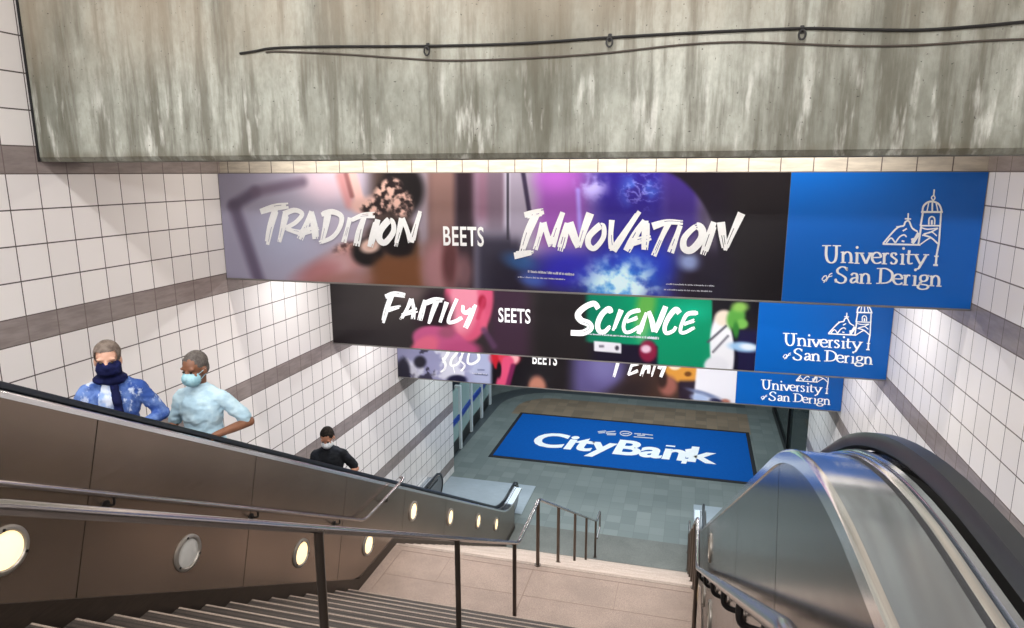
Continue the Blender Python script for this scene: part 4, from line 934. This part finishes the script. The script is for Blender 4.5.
def person(label, loc, yaw, H, hk, arms, look, m_skin, m_hair, m_top, m_leg, top_kind, mask, m_mask, lean=0, hair='short', girth=1.0):
    root = empty('person', loc, label, 'person', None)
    S_ = H/1.75; M = Matrix.Rotation(yaw, 4, 'Z') @ Matrix.Scale(S_, 4)
    g = girth
    nb = Vector((0, .015-lean*.5, 1.47)); ch = Vector((0, .0-lean*.3, 1.28)); wa = Vector((0, -.005-lean*.1, 1.07)); pv = Vector((0, 0, .95))
    hc = nb + Vector((0, -.035-lean*.25, .155))
    Rh = Matrix.Rotation(look[0], 3, 'Z') @ Matrix.Rotation(look[1], 3, 'X')   # head turn, nod
    hp = lambda x, y, z: hc + Rh @ (Vector((x, y, z))*hk)
    sh = [Vector((s*.168*g, nb.y+.01, 1.375)) for s in (-1, 1)]
    b = Blob()
    # trunk
    b.ell(pv, (.150*g, .105*g, .12)); b.ell(wa, (.135*g, .098*g, .17)); b.ell(ch-Vector((0, 0, .03)), (.142*g, .100*g, .19)); b.cap(sh[0], .040, sh[1], .040); b.cap(sh[0]+Vector((.03, .01, -.01)), .034, nb-Vector((0, -.01, .03)), .04); b.cap(sh[1]-Vector((.03, -.01, .01)), .034, nb-Vector((0, -.01, .03)), .04)
    b.cap(nb-Vector((0, -.01, .05)), .052, nb+Vector((0, -.012, .08)), .054)
    # head: skull, jaw, nose, brows, ears, lips
    b.ell(hp(0, .012, .035), (.076*hk, .095*hk, .088*hk), Rh); b.ell(hp(0, -.018, -.03), (.062*hk, .072*hk, .085*hk), Rh); b.ell(hp(0, -.045, -.088), (.036*hk, .036*hk, .03*hk), Rh)
    b.cap(hp(0, -.088, .012), .009*hk, hp(0, -.108, -.030), .015*hk); b.ell(hp(-.012, -.096, -.034), (.009*hk,)*3); b.ell(hp(.012, -.096, -.034), (.009*hk,)*3)
    b.cap(hp(-.05, -.074, .030), .010*hk, hp(.05, -.074, .030), .010*hk)
    for s in (-1, 1):
        b.ell(hp(s*.078, .012, -.012), (.012*hk, .022*hk, .034*hk), Rh); b.ell(hp(s*.040, -.058, -.026), (.024*hk, .02*hk, .02*hk), Rh)
    b.cap(hp(-.022, -.088, -.062), .009*hk, hp(.022, -.088, -.062), .009*hk); b.cap(hp(-.016, -.085, -.073), .010*hk, hp(.016, -.085, -.073), .010*hk)
    b.cap(hp(0, .03, -.06), .05*hk, nb+Vector((0, .0, .03)), .055)
    for s, A in zip((-1, 1), arms):
        e, w, pd, cd = Vector(A[0]), Vector(A[1]), Vector(A[2]), Vector(A[3]); i = 0 if s < 0 else 1
        b.chain([(sh[i], .040), ((sh[i]+e)/2, .040), (e, .040), ((e*.6+w*.4), .040), (w, .027)]); fingers(b, w, pd, s, cd)
    hips = [Vector((s*.09, 0, .92)) for s in (-1, 1)]
    for s, h in zip((-1, 1), hips):
        b.chain([(h, .088), (h+Vector((0, -.01, -.2)), .076), (Vector((s*.095, -.015, .50)), .055), (Vector((s*.098, .015, .33)), .054), (Vector((s*.10, .03, .09)), .036)])
        b.cap((s*.10, .045, .05), .038, (s*.115, -.12, .03), .030, .9)
    b.fuse('body', m_skin, root, M, .0085, 3)
    # eyes
    for s in (-1, 1):
        e = Blob(); e.ell(hp(s*.032, -.078, .006), (.0125*hk, .009*hk, .0085*hk), Rh, 12); e.fuse('eye', M_eye, root, M, .003, 1)
    # hair
    h = Blob(); 
    if hair == 'short':
        h.ell(hp(0, .022, .044), (.081*hk, .097*hk, .089*hk), Rh, 24); h.ell(hp(0, .05, .0), (.074*hk, .068*hk, .075*hk), Rh)
        fr = lambda c: (Rh.transposed() @ (c-hc)).y/hk < -.046 - 0.35*((Rh.transposed() @ (c-hc)).z/hk-.075)*-1 and (Rh.transposed() @ (c-hc)).z/hk < .085
        h.fuse('hair', m_hair, root, M, .007, 2, .004, lambda c: fr(c) or (Rh.transposed() @ (c-hc)).z/hk < -.062 or ((Rh.transposed() @ (c-hc)).z/hk < .02 and (Rh.transposed() @ (c-hc)).y/hk < -.012))
    else:                               # pulled back, fuller over the ears
        h.ell(hp(0, .022, .046), (.088*hk, .102*hk, .094*hk), Rh, 24); h.ell(hp(0, .06, .0), (.082*hk, .07*hk, .085*hk), Rh); h.ell(hp(0, .12, .02), (.045*hk, .04*hk, .05*hk), Rh)
        h.fuse('hair', m_hair, root, M, .007, 2, .006, lambda c: ((Rh.transposed() @ (c-hc)).y/hk < -.045 and (Rh.transposed() @ (c-hc)).z/hk < .078) or ((Rh.transposed() @ (c-hc)).z/hk < .0 and (Rh.transposed() @ (c-hc)).y/hk < .0))
    # clothes
    t = Blob(); o = .016
    t.ell(pv, (.176*g, .130*g, .13)); t.ell(wa, (.166*g, .126*g, .20)); t.ell(ch-Vector((0, 0, .03)), (.176*g, .132*g, .22)); t.cap(sh[0], .062, sh[1], .062); t.cap(sh[0]+Vector((.02, 0, .005)), .058, nb-Vector((0, 0, .02)), .062); t.cap(sh[1]-Vector((.02, 0, -.005)), .058, nb-Vector((0, 0, .02)), .062)
    t.cap(nb-Vector((0, 0, .06)), .074, nb+Vector((0, -.004, -.012)), .070)
    for s, A in zip((-1, 1), arms):
        e, w = Vector(A[0]), Vector(A[1]); i = 0 if s < 0 else 1
        if top_kind == 'short': t.chain([(sh[i], .062), (sh[i]*.45+e*.55, .062), (sh[i]*.2+e*.8, .064)])
        else: t.chain([(sh[i], .063), ((sh[i]+e)/2, .060), (e, .056), (e*.45+w*.55, .052), (e*.06+w*.94, .043)])
    t.fuse('jacket' if top_kind == 'jacket' else 'shirt', m_top, root, M, .011, 4, .012)
    l = Blob(); l.ell(pv-Vector((0, 0, .02)), (.172*g, .125*g, .12))
    for s, hh in zip((-1, 1), hips): l.chain([(hh, .098), (hh+Vector((0, -.01, -.2)), .088), (Vector((s*.095, -.012, .50)), .072), (Vector((s*.10, .02, .12)), .062)])
    l.fuse('trousers', m_leg, root, M, .013, 3, .008)
    for s in (-1, 1):
        f_ = Blob(); f_.cap((s*.10, .06, .055), .050, (s*.118, -.135, .038), .040, .9); f_.cap((s*.10, .045, .06), .048, (s*.10, .04, .11), .046); f_.fuse('shoe', M_shoe, root, M, .010, 2, 0, lambda c: c.z < -.02)
    if mask == 'gaiter':
        k = Blob(); k.ell(hp(0, -.026, -.046), (.080*hk, .100*hk, .074*hk), Rh); k.ell(hp(0, -.098, -.026), (.030*hk, .032*hk, .032*hk), Rh); k.cap(hp(0, -.012, -.06), .082*hk, nb+Vector((0, -.02, .0)), .092); k.ell(nb+Vector((0, -.03, .005)), (.125, .115, .055))
        inv = Rh.transposed(); k.fuse('neck_gaiter', m_mask, root, M, .008, 3, .010)
    if mask == 'gaiter':
        q = Blob(); q.chain([(nb+Vector((.03, -.10, -.02)), .030), (ch+Vector((.05, -.145, .03)), .034), (wa+Vector((.05, -.14, .10)), .036)], .45, (0, 1, 0)); q.fuse('scarf_end', m_mask, root, M, .008, 3, .006)
        q = Blob(); q.chain([(nb+Vector((-.02, -.095, -.05)), .045), (ch+Vector((-.03, -.125, .02)), .062), (wa+Vector((-.03, -.125, .08)), .06)], .35, (0, 1, 0)); sf = q.fuse('shirt_front', M_shirtf, root, M, .008, 3, .006); sf['label'] = 'pale blue and white shirt front'
    else:
        k = Blob(); k.ell(hp(0, -.030, -.052), (.073*hk, .094*hk, .066*hk), Rh, 24); k.ell(hp(0, -.098, -.030), (.030*hk, .034*hk, .036*hk), Rh)
        inv = Rh.transposed()
        mk = k.fuse('face_mask', m_mask, root, M, .006, 3, 0, lambda c: (inv @ (c-hc)).y/hk > -.034)
        for s in (-1, 1):
            for z0, z1 in ((-.02, .008), (-.07, -.03)):
                lp = [hp(s*.060, -.045, z0), hp(s*.074, -.02, (z0+z1)/2), hp(s*.086, .012, z1)]
                q = MB(); q.tube([M @ Vector(p) for p in lp], .0022*S_*hk, 5); 
                bmesh.ops.recalc_face_normals(q.bm, faces=q.bm.faces); me = bpy.data.meshes.new('ear_loop'); q.bm.to_mesh(me); q.bm.free(); me.materials.append(m_mask); link(bpy.data.objects.new('ear_loop', me), mk)
    return root, M, hp
M_eye = mat('dark_eye', (34, 26, 22), .2)
M_shoe = mat('dark_shoe', (40, 38, 38), .6)
def fabric(name, a, b2, sc=6, lo=.45, hi=.6, third=None):
    m, nt, bs = newmat(name); n = N(nt); tc = nt.nodes.new('ShaderNodeTexCoord'); o = tc.outputs['Object']
    f = n.noise(o, sc, 5, .6); col = n.mix(n.ramp(f, lo, hi), lin(a), lin(b2))
    if third: f2 = n.noise(o, sc*1.7, 4, .6, (1, 1, .7)); col = n.mix(n.ramp(f2, .54, .64), col, lin(third))
    nt.links.new(col, bs.inputs['Base Color']); bs.inputs['Roughness'].default_value = .85; bs.inputs['Specular IOR Level'].default_value = .15
    w_ = n.noise(o, 220, 2); bp = nt.nodes.new('ShaderNodeBump'); bp.inputs['Strength'].default_value = .12; bp.inputs['Distance'].default_value = .004
    nt.links.new(w_, bp.inputs['Height']); nt.links.new(bp.outputs[0], bs.inputs['Normal']); return m
M_skin1 = mat('fair_skin', (206, 158, 134), .5, var=.06, vscale=20); M_skin2 = mat('brown_skin', (132, 88, 64), .5, var=.08, vscale=20); M_skin3 = mat('tan_skin', (176, 124, 98), .5, var=.06, vscale=20)
M_hair1 = fabric('greying_brown_hair', (96, 84, 76), (128, 116, 106), 26, .3, .7); M_hair2 = fabric('cropped_grey_hair', (84, 78, 74), (112, 106, 101), 40, .3, .7); M_hair3 = fabric('black_hair', (24, 20, 18), (40, 34, 30), 40)
M_jack = fabric('blue_mottled_jacket', (54, 82, 150), (104, 132, 188), 7, .38, .62, (190, 202, 226)); M_gait = fabric('navy_gaiter', (18, 22, 58), (28, 34, 84), 10)
M_shirt = fabric('pale_blue_cotton', (178, 208, 222), (194, 220, 230), 8); M_msk = fabric('pale_surgical_blue', (158, 204, 216), (178, 218, 226), 12); M_msk2 = fabric('white_mask_cloth', (206, 212, 216), (222, 226, 228), 12)
M_shirtf = fabric('pale_shirt_front', (140, 164, 208), (206, 214, 230), 9, .4, .6)
M_navy = fabric('navy_trouser', (34, 38, 54), (44, 48, 66), 10); M_black = fabric('black_tee', (26, 28, 32), (40, 43, 50), 6); M_grey = fabric('grey_trouser', (78, 78, 80), (92, 92, 94), 10)
def tread_z(y):                                 # tread of the left escalator under a rider
    y_, z_ = yk1, EL-SD
    while y_ < 14 and z_ - .36*.577 > ZF+.02:
        z_ -= .36*.577
        if y_ <= y <= y_+.36: return z_, y_
        y_ += .36
    return ZF+.012, y_
def feet(x, y):
    z, y0 = tread_z(y); return (x, y, z+.001)
LOCW, LOCM, LOCT = feet(-4.36, 4.18), feet(-4.20, 4.96), feet(-4.42, 7.44)
# arm entries: elbow, wrist, hand direction, curl direction (right arm first); local x+ is the rider's left, -y is ahead
wom = person('person in a mottled blue jacket and navy neck gaiter, highest of the three riders', LOCW, .62, 1.71, 1.12,
    [((-.31, -.03, 1.13), (-.14, -.24, 1.10), (.8, -.5, -.1), (0, -.3, -1)), ((.33, .03, 1.12), (.17, -.22, 1.08), (-.8, -.5, 0), (0, -.3, -1))],
    (.05, .08), M_skin1, M_hair1, M_jack, M_navy, 'jacket', 'gaiter', M_gait, .05, 'back', 1.08)
man = person('person in a pale blue tee and light blue surgical mask, bare forearm on the handrail', LOCM, .10, 1.86, 1.12,
    [((-.27, -.02, 1.12), (-.22, -.24, 1.02), (.1, -1, -.2), (.6, 0, -.8)), ((.36, .10, 1.13), (.20, -.17, 1.10), (-.5, -.8, -.1), (-.1, -.2, -1))],
    (-.12, .16), M_skin2, M_hair2, M_shirt, M_grey, 'short', 'mask', M_msk, .05, 'short', 1.05)
thr = person('person in a black tee and white mask with head bowed, lowest of the three riders', LOCT, .30, 1.69, 1.08,
    [((-.27, -.02, 1.12), (-.16, -.25, 1.05), (.3, -1, 0), (.6, 0, -.8)), ((.33, .04, 1.12), (.22, -.22, 1.10), (-.2, -1, .1), (-.3, 0, -1))],
    (-.15, .55), M_skin3, M_hair3, M_black, M_navy, 'short', 'mask', M_msk2, .10, 'short', 1.05)

# ------------------------------------------------------------------ light
def area(name, loc, size, power, col=(1, 1, 1), rot=(0, 0, 0)):
    l = bpy.data.lights.new(name, 'AREA'); l.shape = 'RECTANGLE'; l.size, l.size_y = size; l.energy = power; l.color = col
    o = bpy.data.objects.new(name, l); o.location = loc; o.rotation_euler = rot; COL.objects.link(o); return o
WARM = (1, .95, .88); NEU = (.985, .985, 1); COOL = (.82, .94, 1)
area('upper_hall_lamp', (-2.0, 2.2, 3.1), (7, .6), 345, NEU)
area('upper_hall_lamp', (-2.0, -3.5, 2.2), (7, .6), 560, NEU, (math.radians(35), 0, 0))  # unseen lamp, lowered and tilted to send light under the beam onto the banners
area('upper_hall_lamp', (-1.75, 7.55, .75), (7.0, .12), 135, WARM, (math.radians(8), 0, 0))
area('ceiling_fill', (-2.0, -.5, 2.5), (7, .6), 170, NEU, (PI, 0, 0))  # added fill that brightens the ceiling mirrored in the escalator deck
area('soffit_lamp', (-1.7, 9.4, -1.02), (8, .3), 260, NEU)
area('soffit_lamp', (-1.7, 12.1, -2.62), (8, .3), 230, NEU)
area('soffit_lamp', (-1.7, 15.5, -4.02), (8, .3), 170, COOL)
area('concourse_lamp', (-2, 21, -4.02), (10, 5), 330, COOL)
w = bpy.data.worlds.new('world'); scene.world = w; w.use_nodes = True
w.node_tree.nodes['Background'].inputs[0].default_value = (.9, .93, 1, 1); w.node_tree.nodes['Background'].inputs[1].default_value = .12
vs_ = scene.view_settings; vs_.view_transform = 'Standard'; vs_.look = 'None'; vs_.exposure = -.05; vs_.gamma = 1; vs_.use_curve_mapping = False
